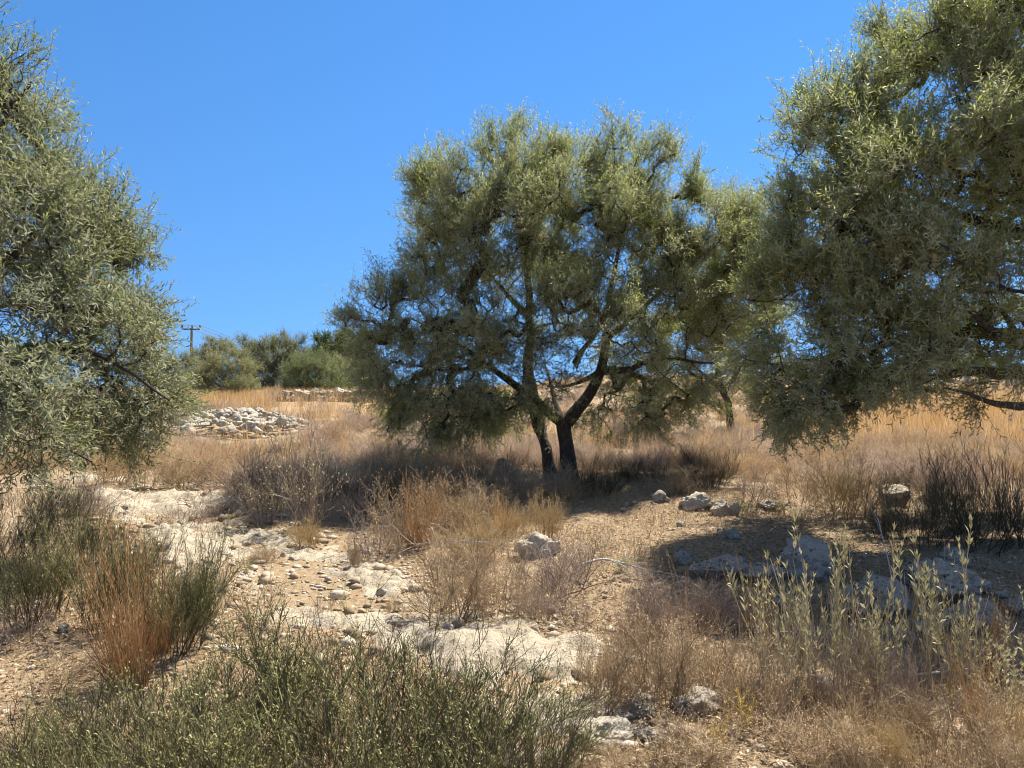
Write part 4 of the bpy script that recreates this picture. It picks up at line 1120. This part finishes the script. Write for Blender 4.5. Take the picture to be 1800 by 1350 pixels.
GB, GD, GG, GP, GK = 'green wiry broom bushes', 'dry seedhead bushes', 'orange grass tufts', 'grey-leaved herb clumps', 'dark wiry bushes'
for r in [
    # --- green wiry broom, lower left
    ('broom_bush', 'broom', 0, 610, 1335, 1085, 430, 'tall dense green broom bush, tallest in the clump along the lower edge', 'bush', GB),
    ('broom_bush', 'broom', 1, 800, 1345, 1130, 420, 'green broom bush leaning over the lower end of the pale track', 'bush', GB),
    ('broom_bush', 'broom', 2, 355, 1345, 1140, 380, 'sparse green broom bush below the large orange grass tuft', 'bush', GB),
    ('broom_bush', 'broom', 3, 110, 1370, 1225, 330, 'broom bush with yellowish tips in the lower corner', 'bush', GB),
    ('broom_bush', 'broom', 1, 920, 1390, 1215, 300, 'low green broom bush at the end of the clump by the buff boulder', 'bush', GB),
    ('broom_bush', 'broom', 2, 520, 1470, 1215, 460, 'green broom bush cut by the lower photo edge, second from its tallest neighbour', 'bush', GB),
    ('broom_bush', 'broom', 3, 760, 1470, 1235, 460, 'thick green broom bush cut by the lower photo edge below the track', 'bush', GB),
    ('broom_bush', 'broom', 0, 260, 1480, 1250, 440, 'yellow-flecked broom bush cut by the lower photo edge', 'bush', GB),
    ('broom_bush', 'broom', 1, 30, 1480, 1270, 380, 'broom bush cut by the photo corner', 'bush', GB),
    ('broom_bush', 'broom', 2, 300, 1150, 940, 210, 'round green broom bush right behind the large orange grass tuft', 'bush', GB),
    ('broom_bush', 'broom', 3, 185, 1110, 925, 170, 'upright green broom bush on the far side of the large orange grass tuft', 'bush', GB),
    ('broom_bush', 'broom', 0, 50, 1090, 915, 240, 'broad dull green broom bush by the photo edge beside the white stone', 'bush', GB),
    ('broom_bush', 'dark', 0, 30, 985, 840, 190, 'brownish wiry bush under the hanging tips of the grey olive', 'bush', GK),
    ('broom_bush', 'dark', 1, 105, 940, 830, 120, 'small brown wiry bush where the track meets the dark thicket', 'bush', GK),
    ('broom_bush', 'broom', 1, 160, 990, 885, 100, 'small green broom bush beside the low grey rock', 'bush', GB),
    ('broom_bush', 'broom', 2, 225, 1040, 930, 110, 'green broom bush tucked between the low grey rock and its bigger neighbours', 'bush', GB),
    ('broom_bush', 'broom', 3, 350, 1100, 985, 100, 'low green broom bush on the track side of the large orange tuft', 'bush', GB),
    # --- dark shrubs
    ('broom_bush', 'dark', 2, 1108, 846, 803, 66, 'low dark green bush beside the roundest dark bush on the clearing edge', 'bush', GK),
    ('broom_bush', 'dark', 0, 1160, 850, 797, 70, 'compact round dark green bush at the back of the sunny clearing', 'bush', GK),
    ('broom_bush', 'dark', 1, 1250, 862, 785, 120, 'wide dark grey-brown bush behind the ledge stones', 'bush', GK),
    ('broom_bush', 'dark', 2, 1585, 868, 815, 60, 'small dark bush in front of the mauve scrub', 'bush', GK),
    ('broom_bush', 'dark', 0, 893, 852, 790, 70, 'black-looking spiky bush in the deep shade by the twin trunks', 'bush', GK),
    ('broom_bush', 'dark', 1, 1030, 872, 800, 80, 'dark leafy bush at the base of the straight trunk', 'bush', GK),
    ('broom_bush', 'dark', 1, 1620, 962, 850, 170, 'dark wiry bush in the shade before the flat buff boulder', 'bush', GK),
    ('broom_bush', 'dark', 2, 1720, 968, 790, 210, 'tallest dark wiry bush in the shade of the edge olive', 'bush', GK),
    ('broom_bush', 'dark', 0, 1800, 960, 770, 190, 'dark wiry bush cut by the photo edge below the edge olive', 'bush', GK),
    ('broom_bush', 'dark', 1, 1555, 945, 865, 90, 'thin dark bush at the sunlit rim of the shade', 'bush', GK),
    ('broom_bush', 'dark', 2, 1660, 900, 830, 110, 'grey-brown wiry bush at the back of the shaded thicket', 'bush', GK),
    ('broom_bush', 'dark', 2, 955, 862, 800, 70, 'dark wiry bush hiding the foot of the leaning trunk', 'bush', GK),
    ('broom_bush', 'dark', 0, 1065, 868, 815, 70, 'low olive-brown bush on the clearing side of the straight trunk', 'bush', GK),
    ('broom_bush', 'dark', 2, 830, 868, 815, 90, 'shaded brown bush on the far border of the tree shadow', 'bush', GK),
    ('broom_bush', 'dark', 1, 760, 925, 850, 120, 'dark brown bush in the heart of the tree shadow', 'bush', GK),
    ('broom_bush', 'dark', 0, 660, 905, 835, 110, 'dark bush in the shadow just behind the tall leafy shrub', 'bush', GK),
    ('sparse_shrub', 'sparse', 0, 540, 938, 745, 190, 'tall open shrub with small yellow-green leaves beside the tree shadow', 'shrub', None),
    ('sparse_shrub', 'sparse', 1, 470, 930, 800, 120, 'smaller open shrub with few leaves next to the tall leafy one', 'shrub', None),
    # --- dry tan bushes
    ('dry_bush', 'tan', 0, 795, 1088, 935, 190, 'large tan dry bush with seedheads above the white stone', 'bush', GD),
    ('dry_bush', 'tan', 1, 875, 1082, 945, 150, 'tan dry bush merging into the grey twiggy one beside the boulder', 'bush', GD),
    ('dry_bush', 'yellow', 0, 850, 985, 880, 130, 'golden dry bush at the sunlit border of the tree shadow', 'bush', GD),
    ('dry_bush', 'yellow', 1, 960, 945, 868, 84, 'peach-coloured dry bush just before the twin trunks', 'bush', GD),
    ('dry_bush', 'yellow', 0, 905, 940, 880, 80, 'narrow peach dry bush between two others before the trunks', 'bush', GD),
    ('dry_bush', 'grey', 0, 965, 1050, 935, 190, 'grey twiggy dry bush around the pointed boulder', 'bush', GD),
    ('dry_bush', 'grey', 1, 1018, 1102, 1035, 100, 'small rounded grey dry bush at the shadow border', 'bush', GD),
    ('dry_bush', 'grey', 2, 940, 1090, 1020, 110, 'low mauve-grey dry bush beside the upright white stone', 'bush', GD),
    ('dry_bush', 'tan', 2, 1065, 1245, 1095, 150, 'tan seedhead bush by the lower end of the pale track', 'bush', GD),
    ('dry_bush', 'tan', 0, 1165, 1250, 1080, 170, 'tall tan seedhead bush next to the black-and-white rock', 'bush', GD),
    ('dry_bush', 'wisp', 0, 1270, 1215, 1070, 190, 'airy brown seedhead bush in front of the shaded hollow', 'bush', GD),
    ('dry_bush', 'tan', 1, 1345, 1275, 1115, 200, 'dark tan seedhead bush above the yellow thistle', 'bush', GD),
    ('dry_bush', 'tan', 2, 1450, 1350, 1262, 200, 'low spreading tan bush on the lower edge, near the yellow soil', 'bush', GD),
    ('dry_bush', 'yellow', 1, 1560, 1350, 1245, 150, 'yellowish dry bush on the lower edge amid the tan ones', 'bush', GD),
    ('dry_bush', 'wisp', 1, 1690, 1340, 1215, 220, 'airy tan bush below the last grey-leaved stems', 'bush', GD),
    ('dry_bush', 'tan', 0, 1215, 1350, 1265, 200, 'low tan bush on litter beside the yellow thistle', 'bush', GD),
    ('dry_bush', 'tan', 2, 1790, 1410, 1260, 220, 'tan bush filling the lower photo corner by the grey-leaved herbs', 'bush', GD),
    ('dry_bush', 'grey', 1, 1450, 1250, 1120, 150, 'grey-brown twiggy bush among the grey-leaved stems', 'bush', GD),
    ('dry_bush', 'grey', 2, 1590, 1270, 1150, 160, 'grey twiggy bush at the foot of the middle grey-leaved herb', 'bush', GD),
    ('dry_bush', 'yellow', 0, 540, 962, 902, 70, 'small round ochre bush before the tall leafy shrub', 'bush', GD),
    ('dry_bush', 'wisp', 0, 445, 1095, 985, 170, 'thin reddish twiggy bush on the near bank of the track', 'bush', GD),
    ('dry_bush', 'wisp', 1, 560, 1085, 1040, 90, 'low wispy bush on the track beside the broom', 'bush', GD),
    ('dry_bush', 'tan', 0, 622, 998, 952, 30, 'tiny upright brown bush alone on the bare track verge', 'bush', GD),
    ('dry_bush', 'grey', 0, 655, 985, 900, 130, 'pale grey twiggy bush at the front of the tree shadow', 'bush', GD),
    ('dry_bush', 'tan', 1, 700, 968, 845, 160, 'brown dry bush in the middle of the tree shadow', 'bush', GD),
    ('dry_bush', 'tan', 2, 790, 945, 835, 160, 'brown dry bush in shadow behind the golden one', 'bush', GD),
    ('dry_bush', 'grey', 1, 630, 915, 825, 130, 'grey dry bush in shadow behind the tall leafy shrub', 'bush', GD),
    ('dry_bush', 'tan', 0, 850, 905, 850, 120, 'low brown bush in shadow before the black spiky one', 'bush', GD),
    ('dry_bush', 'grey', 2, 325, 922, 862, 110, 'pale mauve bush standing on the bare track', 'bush', GD),
    ('dry_bush', 'tan', 1, 258, 862, 785, 100, 'pinkish dry bush at the far end of the track', 'bush', GD),
    ('dry_bush', 'yellow', 1, 200, 848, 760, 120, 'straw-yellow bush below the hanging olive twigs', 'bush', GD),
    ('dry_bush', 'grey', 0, 440, 870, 790, 160, 'mauve-grey bush below the rubble heap', 'bush', GD),
    ('dry_bush', 'yellow', 0, 1490, 908, 790, 150, 'large straw-coloured bush beside the ledge bank', 'bush', GD),
    ('dry_bush', 'tan', 1, 1415, 885, 800, 130, 'tan bush between the ledge stones and the large straw-coloured bush', 'bush', GD),
    ('dry_bush', 'grey', 1, 1655, 880, 790, 150, 'mauve-grey bush behind the flat buff boulder', 'bush', GD),
    ('dry_bush', 'grey', 2, 150, 905, 840, 120, 'grey-brown dry bush between the dark thicket and the track', 'bush', GD),
    ('dry_bush', 'grey', 1, 30, 1130, 1060, 190, 'low grey twiggy bush on bare soil by the photo edge', 'bush', GD),
    ('dry_bush', 'wisp', 1, 90, 1220, 1140, 180, 'thin brown bush on bare soil below the white stone', 'bush', GD),
    ('dry_bush', 'grey', 0, 1140, 1120, 1010, 180, 'grey dead bush in the shade behind the tan seedhead bushes', 'bush', GD),
    ('dry_bush', 'grey', 2, 1250, 1110, 1020, 170, 'grey dead bush in the shade below the long low pitted boulder', 'bush', GD),
    ('dry_bush', 'wisp', 0, 1500, 1300, 1160, 230, 'straw-coloured tangle of weeds under the grey-leaved stems', 'bush', GD),
    ('dry_bush', 'wisp', 1, 1620, 1310, 1180, 230, 'loose straw-coloured weed tangle before the tallest grey-leaved clump', 'bush', GD),
    ('dry_bush', 'yellow', 1, 1760, 1330, 1210, 170, 'yellow straw bush by the photo edge above the corner bush', 'bush', GD),
    ('dry_bush', 'tan', 3, 1090, 1345, 1290, 170, 'flattened tan bush in front of the undercut buff boulder', 'bush', GD),
    ('dry_bush', 'grey', 3, 1010, 1020, 950, 110, 'open grey bush on the clearing side of the pointed boulder', 'bush', GD),
    ('dry_bush', 'tan', 4, 690, 1075, 1040, 60, 'flat little tan bush on the track before the cream stones', 'bush', GD),
    ('dry_bush', 'tan', 3, 470, 985, 945, 70, 'low tan bush at the foot of the smaller open shrub', 'bush', GD),
    ('dry_bush', 'wisp', 0, 385, 1040, 990, 80, 'wispy low bush between the broom and the bare track', 'bush', GD),
    ('dry_bush', 'grey', 2, 385, 905, 850, 90, 'greyish bush on the upper verge of the track', 'bush', GD),
    ('dry_bush', 'tan', 2, 330, 858, 800, 110, 'tan bush behind the two grey stones on the track verge', 'bush', GD),
    ('dry_bush', 'grey', 1, 1330, 880, 815, 110, 'pale mauve bush behind the low buff stone', 'bush', GD),
    ('dry_bush', 'tan', 0, 1190, 868, 815, 90, 'tan bush between the compact round bush and the ledge stones', 'bush', GD),
    # --- grass tufts
    ('grass_tuft', 'orange', 0, 228, 1205, 930, 150, 'large orange-brown tuft of tall dry grass before the round broom', 'grass tuft', GG),
    ('grass_tuft', 'orange', 1, 275, 1150, 975, 110, 'second tall orange tuft growing out of the round broom', 'grass tuft', GG),
    ('grass_tuft', 'orange', 1, 735, 968, 845, 90, 'orange tuft of upright grass in the tree shadow', 'grass tuft', GG),
    ('grass_tuft', 'thin', 0, 1190, 1110, 985, 210, 'few thin orange grass stalks before the shaded hollow', 'grass tuft', GG),
    ('grass_tuft', 'thin', 1, 1120, 1130, 1010, 140, 'loose grass stalks beside the bleached fallen branch', 'grass tuft', GG),
    ('grass_tuft', 'orange', 2, 1745, 1200, 1060, 60, 'small reddish grass tuft before the lowest heap rock', 'grass tuft', GG),
    ('grass_tuft', 'orange', 0, 1718, 1300, 1150, 70, 'straw-orange grass tuft below the last grey-leaved stems', 'grass tuft', GG),
    ('grass_tuft', 'gold', 0, 418, 808, 752, 44, 'golden grass tuft growing against the rubble heap', 'grass tuft', GG),
    ('grass_tuft', 'thin', 1, 210, 945, 850, 110, 'thin reddish stalks standing before the bare track', 'grass tuft', GG),
    ('grass_tuft', 'gold', 1, 1330, 1120, 1000, 90, 'pale grass stalks at the foot of the large grey boulder', 'grass tuft', GG),
    ('grass_tuft', 'orange', 2, 800, 935, 868, 40, 'little orange tuft rising behind the golden dry bush', 'grass tuft', GG),
    ('grass_tuft', 'gold', 0, 880, 940, 865, 50, 'straw tuft among the peach dry bushes before the trunks', 'grass tuft', GG),
    # --- phlomis
    ('phlomis', 'phlomis', 3, 1420, 1235, 985, 200, 'tall bare-stemmed clump of pale grey stalks with few leaves', 'herb', GP),
    ('phlomis', 'phlomis', 1, 1500, 1225, 965, 170, 'tall grey-leaved clump rising before the pitted lichen boulder', 'herb', GP),
    ('phlomis', 'phlomis', 0, 1640, 1205, 955, 190, 'tallest grey-leaved clump with dead flower heads, before the wide boulder', 'herb', GP),
    ('phlomis', 'phlomis', 2, 1545, 1215, 1060, 140, 'short leafy grey clump between the two tall ones', 'herb', GP),
    ('phlomis', 'phlomis', 2, 1700, 1215, 1020, 150, 'leafy grey clump before the rounded heap boulder', 'herb', GP),
    ('phlomis', 'phlomis', 0, 1790, 1200, 1075, 130, 'grey-leaved clump with a single flower head at the photo edge', 'herb', GP),
    ('phlomis', 'phlomis', 3, 1370, 1240, 1040, 140, 'outer clump of pale curved stalks beside the dark tan bush', 'herb', GP),
    ('phlomis', 'phlomis', 1, 1760, 1260, 1130, 170, 'low spreading grey-leaved clump above the corner bush', 'herb', GP),
    # --- thistles and small green herbs
    ('thistle', 'thistle', 0, 1295, 1300, 1225, 60, 'bright yellow spiny thistle over the yellow soil', 'thistle', None),
    ('thistle', 'thistle', 1, 1262, 1335, 1262, 44, 'smaller yellow thistle leaning by the low tan bush', 'thistle', None),
    ('thistle', 'thistle', 0, 1660, 1240, 1190, 50, 'yellow-green thistle under the tallest grey-leaved clump', 'thistle', None),
    ('thistle', 'thistle', 1, 1690, 1150, 1115, 50, 'yellow spiny herb before the rounded heap boulder', 'thistle', None),
    ('thistle', 'thistle', 0, 307, 846, 808, 22, 'small upright yellow herb between two grey stones', 'herb', None),
    ('thistle', 'thistle', 1, 1362, 915, 880, 24, 'small yellow herb on the bank beside the ledge stones', 'herb', None),
    ('thistle', 'thistle', 1, 1610, 1275, 1232, 44, 'yellow thistle in the straw tangle between the lower bushes', 'thistle', None),
    ('thistle', 'thistle', 0, 1395, 1250, 1200, 34, 'thin yellow thistle at the foot of the bare pale stalks', 'thistle', None),
    ('thistle', 'thistle', 0, 1480, 1335, 1290, 60, 'low yellow-green thistle on the lower edge of the bank', 'thistle', None),
    ('herb', 'herb', 0, 1590, 1020, 942, 44, 'feathery green herb rising in the shade behind the lichen boulder', 'herb', None),
    ('herb', 'herb', 1, 1308, 912, 872, 34, 'pale green feathery herb touching the ledge stones', 'herb', None),
    ('herb', 'herb', 0, 1090, 1005, 975, 90, 'low green herb patch at the border of the shadow and clearing', 'herb', None),
    ('herb', 'herb', 1, 430, 1000, 978, 40, 'tiny yellow-green herb on the bare track', 'herb', None),
]:
    plant(*r)

# bleached fallen branches
def dead_branch(label, pts, r0, seed, sub=6):
    rng = np.random.default_rng(seed)
    P = []
    for px, py, lift in pts:
        x, y = G(px, py); P.append((x, y, float(h_full(np.array(x), np.array(y))) + lift))
    q = resample([p + (r0,) for p in P], .06)
    g = Geo(); tubes(g, q[None, :, :3], (np.linspace(r0, r0 * .35, len(q)))[None], .6, 6)
    B = grow(q[None, :, :3], sub, .6, .35, 5, rng, .02, .15, .15); tubes(g, B, np.linspace(r0 * .4, r0 * .12, 5)[None], rng.random(len(B)), 4)
    C = grow(B, 3, .6, .16, 3, rng, 0, .2, .15); ribbons(g, C, r0 * .3, rng.random(len(C)), rng)
    o = build('fallen_branch', g, M_dead); tag(o, label, 'branch', 'bleached fallen branches')
dead_branch('forked bleached branch lying at the shadow border in the clearing', [(1022, 1020, .14), (1060, 1012, .16), (1110, 1016, .10), (1150, 1018, .05)], .013, 1)
dead_branch('grey dead branch lying across the tan bush towards the shaded bushes', [(860, 1005, .25), (800, 992, .22), (740, 978, .12), (700, 985, .06)], .009, 2, 8)
dead_branch('short bleached stick lying on the track gravel', [(682, 1096, .02), (722, 1094, .02)], .010, 3, 0 + 1)
dead_branch('dead twigs lying at the foot of the grey-leaved clumps', [(1600, 1215, .1), (1700, 1205, .12), (1800, 1195, .1)], .009, 4, 7)
dead_branch('grey forked twig standing up among the heap boulders', [(1575, 1085, .05), (1566, 1060, .25), (1545, 1030, .55)], .006, 5, 3)

# ------------------------------------------------------------------ continuous dry scrub and grass on the slope behind
def stamp(geo, protoarr, xs, ys, sc, hs, rng, val_lo, val_hi):
    for pi, (V, Q) in enumerate(protoarr):
        sel = np.arange(len(xs)) % len(protoarr) == pi
        X0, Y0, S, H = xs[sel], ys[sel], sc[sel], hs[sel]
        n = len(X0)
        if n == 0: continue
        a = rng.uniform(0, 6.28, n); c, s = np.cos(a)[:, None], np.sin(a)[:, None]
        x = (V[None, :, 0] * c - V[None, :, 1] * s) * S[:, None] + X0[:, None]; y = (V[None, :, 0] * s + V[None, :, 1] * c) * S[:, None] + Y0[:, None]
        z = V[None, :, 2] * H[:, None] + h_full(X0, Y0)[:, None]
        base = rng.uniform(val_lo, val_hi, n)[:, None] + rng.normal(0, .12, (n, len(V) // 6))[:, np.minimum(np.arange(len(V)) // 6, len(V) // 6 - 1)]
        geo.add(np.stack([x, y, z], -1).reshape(-1, 3), (np.arange(n)[:, None, None] * len(V) + Q[None]).reshape(-1, 4), np.clip(base, 0, 1).ravel())

def light_bush(seed, n1, m2, m3, tilt, w):
    rng = np.random.default_rng(seed)
    A = stems1(rng, n1, .16, tilt, .62, 3, .03, .12); B = grow(A, m2, .6, .34, 3, rng, .08, .15, .14)
    g = Geo(); ribbons(g, A, w, 0, rng); ribbons(g, B, w * .8, 0, rng)
    if m3:
        C = grow(B, m3, .7, .15, 3, rng, .06, .2, .12); ribbons(g, C, w * .6, 0, rng)
        tip = C[:, -1]; d = unit(C[:, -1] - C[:, -2]); nr = rng.normal(size=d.shape); nr = unit(nr - (nr * d).sum(1, keepdims=True) * d)
        leaves(g, tip, d, nr, .016, .010, 0)
    V, Q, _ = g.arrays(); return V, Q

def field_ok(x, y, rng):
    px = 900 + x / y * FPX
    ok = np.abs(x) < .72 * y + 1.5
    ok &= ((x - px_on(425, DP)) / 1.9) ** 2 + ((y - 20.6) / 2.3) ** 2 > 1          # rubble heap and its foot
    ok &= ~((px > 210) & (px < 545) & (y > 18.2) & (y < 22.4) & (rng.random(len(x)) < .9))
    ok &= ~((px > 470) & (px < 690) & (y > 23.5) & (y < 31) & (rng.random(len(x)) < .62))                             # drystone wall
    ok &= ~((np.hypot(x - .8, y - 11.8) < .9))                                        # under the middle olive
    ok &= path_mask(x, y) < -.5
    ok &= ~((px > 1010) & (px < 1450) & (y < 11.5)) & ~((px >= 1450) & (y < 10.6)) & ~((px < 260) & (y < 12.5))
    return ok

def make_fields():
    rng = np.random.default_rng(99)
    pr_m = [light_bush(600 + i, 30, 5, 4, .62, .0058) for i in range(5)]; pr_f = [light_bush(620 + i, 34, 7, 0, .62, .009) for i in range(4)]
    def region(n, y0, y1):
        y = np.sqrt(rng.uniform(y0 ** 2, y1 ** 2, n)); x = rng.uniform(-.75, .75, n) * y
        k = field_ok(x, y, rng)
        return x[k], y[k]
    x, y = region(5200, 10.4, 46); x1, y1 = region(900, 10.4, 17); x, y = np.concatenate([x, x1]), np.concatenate([y, y1])
    k = (fbm(x * .55, y * .55, oct=3, seed=33) + rng.normal(0, .12, len(x))) > -.10 - .35 * (1 - sstep(13, 17, y))
    x, y = x[k], y[k]
    tone = fbm(x * .22, y * .22, oct=2, seed=31) + rng.normal(0, .18, len(x))
    for nm, mat, sel, lab, cat in (('mauve_scrub', M_field_mauve, tone > -.02, 'feathery mauve-grey dry scrub covering the slope behind the olive', 'scrub'),
                                   ('tan_scrub', M_field_tan, tone <= -.02, 'feathery tan dry scrub mixed through the slope behind the olive', 'scrub')):
        s = rng.uniform(.40, .95, sel.sum()) * (1 - .4 * sstep(24, 36, y[sel])) * (1 + .35 * fbm(x[sel] * .8, y[sel] * .8, oct=2, seed=35))
        hs = s * rng.uniform(.5, .85, sel.sum()); nr = y[sel] < 21; g = Geo()
        for pr_, m in ((pr_m, nr), (pr_f, ~nr)): stamp(g, pr_, x[sel][m], y[sel][m], s[m], hs[m], rng, .15, .85)
        tag(build(nm, g, mat), lab, cat, kind='stuff')
    # golden standing grass
    n = 90000
    y = np.sqrt(rng.uniform(11 ** 2, 44 ** 2, n)); x = rng.uniform(-.75, .75, n) * y
    px = 900 + x / y * FPX
    d = .03 + .35 * np.maximum(0, fbm(x * .35, y * .35, oct=2, seed=41)) * 1.6
    d = d + 1.4 * sstep(1380, 1450, px) * sstep(15.5, 17, y) * (1 - sstep(25, 28, y)) + .7 * (1 - sstep(640, 720, px)) * sstep(22, 24, y) * (1 - sstep(33, 38, y))
    k = (rng.random(n) < d) & field_ok(x, y, rng)
    x, y = x[k], y[k]; n = len(x)
    b = np.stack([x, y, h_full(x, y) - .02], 1)
    dr = np.stack([rng.normal(0, .16, n) + .05, rng.normal(0, .16, n), np.ones(n)], 1)
    P = walk(b, dr, rng.uniform(.45, .95, (n, 1)) * (1 - .5 * sstep(24, 34, y))[:, None], 4, rng, -.03, .09)
    g = Geo(); ribbons(g, P, np.array([[.006, .006, .007, .002]]) * (1 + .02 * y[:, None]), np.clip(rng.normal(.5, .22, n), 0, 1), rng)
    tag(build('golden_grass', g, M_gold), 'golden standing dry grass across the upper slope', 'dry grass', kind='stuff')
    # short straw between the nearer bushes
    n = 150000
    r = 3.0 * (13 / 3.0) ** rng.random(n); a = rng.uniform(-.72, .72, n); x, y = r * np.sin(a), r * np.cos(a)
    d = np.maximum(0, .06 + fbm(x * 1.1, y * 1.1, oct=3, seed=43)) * 1.6
    d = d * (path_mask(x, y) < -.25)
    k = rng.random(n) < d; x, y = x[k], y[k]; n = len(x)
    b = np.stack([x, y, h_full(x, y) - .01], 1)
    P = walk(b, np.stack([rng.normal(0, .45, n), rng.normal(0, .45, n), np.ones(n)], 1), rng.uniform(.05, .20, (n, 1)), 3, rng, 0, .15)
    g = Geo(); ribbons(g, P, np.array([[.003, .0025, .001]]), rng.random(n), rng)
    tag(build('straw_grass', g, M_tan), 'short dry straw growing thinly on the open soil', 'dry grass', kind='stuff')
make_fields()

# ------------------------------------------------------------------ power pole and its wires
def box(geo, c, s):
    c = np.array(c); s = np.array(s) / 2
    V = np.array([[x, y, z] for x in (-1, 1) for y in (-1, 1) for z in (-1, 1)]) * s + c
    geo.add(V, [[0, 1, 3, 2], [4, 6, 7, 5], [0, 4, 5, 1], [2, 3, 7, 6], [0, 2, 6, 4], [1, 5, 7, 3]], .5)

M_pole = plant_mat('weathered_pole', [(0, (.16, .12, .10)), (1, (.22, .17, .14))], rough=.9, trans=0, vary=0)
M_iron = plant_mat('dark_iron', [(0, (.05, .045, .045)), (1, (.09, .08, .08))], rough=.6, trans=0, vary=0)
M_wire = plant_mat('wire', [(0, (.10, .11, .13)), (1, (.12, .13, .15))], rough=.5, trans=0, vary=0)
DQ = 80.0
top = AT(337, 577, DQ)
pz = float(h_base(top[0], DQ))
pr_ = empty('power_pole', (top[0], DQ, pz))
tag(pr_, 'wooden power pole with one crossarm standing on the crest', 'power pole')
g = Geo(); tubes(g, np.array([[[0, 0, -.5], [0, 0, (top[2] - pz) / 2], [0, 0, top[2] - pz]]]), np.array([[.17, .15, .12]]), .5, 12); build('shaft', g, M_pole, pr_, True)
g = Geo(); box(g, (0, -.18, top[2] - pz - .12), (1.95, .12, .14)); build('crossarm', g, M_iron, pr_)
for dx in (-.92, .12, .92):
    g = Geo(); zc = top[2] - pz - .05
    P = np.array([[[dx, -.18, zc], [dx, -.18, zc + .08], [dx, -.18, zc + .09], [dx, -.18, zc + .18], [dx, -.18, zc + .19], [dx, -.18, zc + .32]]])
    tubes(g, P, np.array([[.03, .03, .09, .08, .10, .06]]), .5, 10); build('insulator', g, M_iron, pr_, True)
for dx, nm in ((-.92, 'outer'), (.12, 'middle'), (.92, 'other outer')):
    a = np.array([top[0] + dx, DQ - .18, top[2] + .30]); pts = []
    for e, sag in ((np.array([top[0] - 36, DQ - 22, top[2] + 3.0 + .3]), 1.2), (np.array([top[0] + 38, DQ + 60, top[2] - 9]), 2.2)):
        t = np.linspace(0, 1, 25)[:, None]; seg = a + (e + np.array([dx, 0, 0]) - a) * t; seg[:, 2] -= sag * 4 * (t * (1 - t))[:, 0]
        pts.append(seg)
    P = np.concatenate([pts[0][::-1], pts[1][1:]])
    g = Geo(); tubes(g, P[None], .024, .5, 5); o = build('power_line', g, M_wire)
    tag(o, {'outer': 'thin power wire on the crossarm end nearer the grey olive', 'middle': 'thin power wire on the middle insulator of the pole', 'other outer': 'thin power wire on the crossarm end nearer the crest trees'}[nm], 'power line', 'power wires')
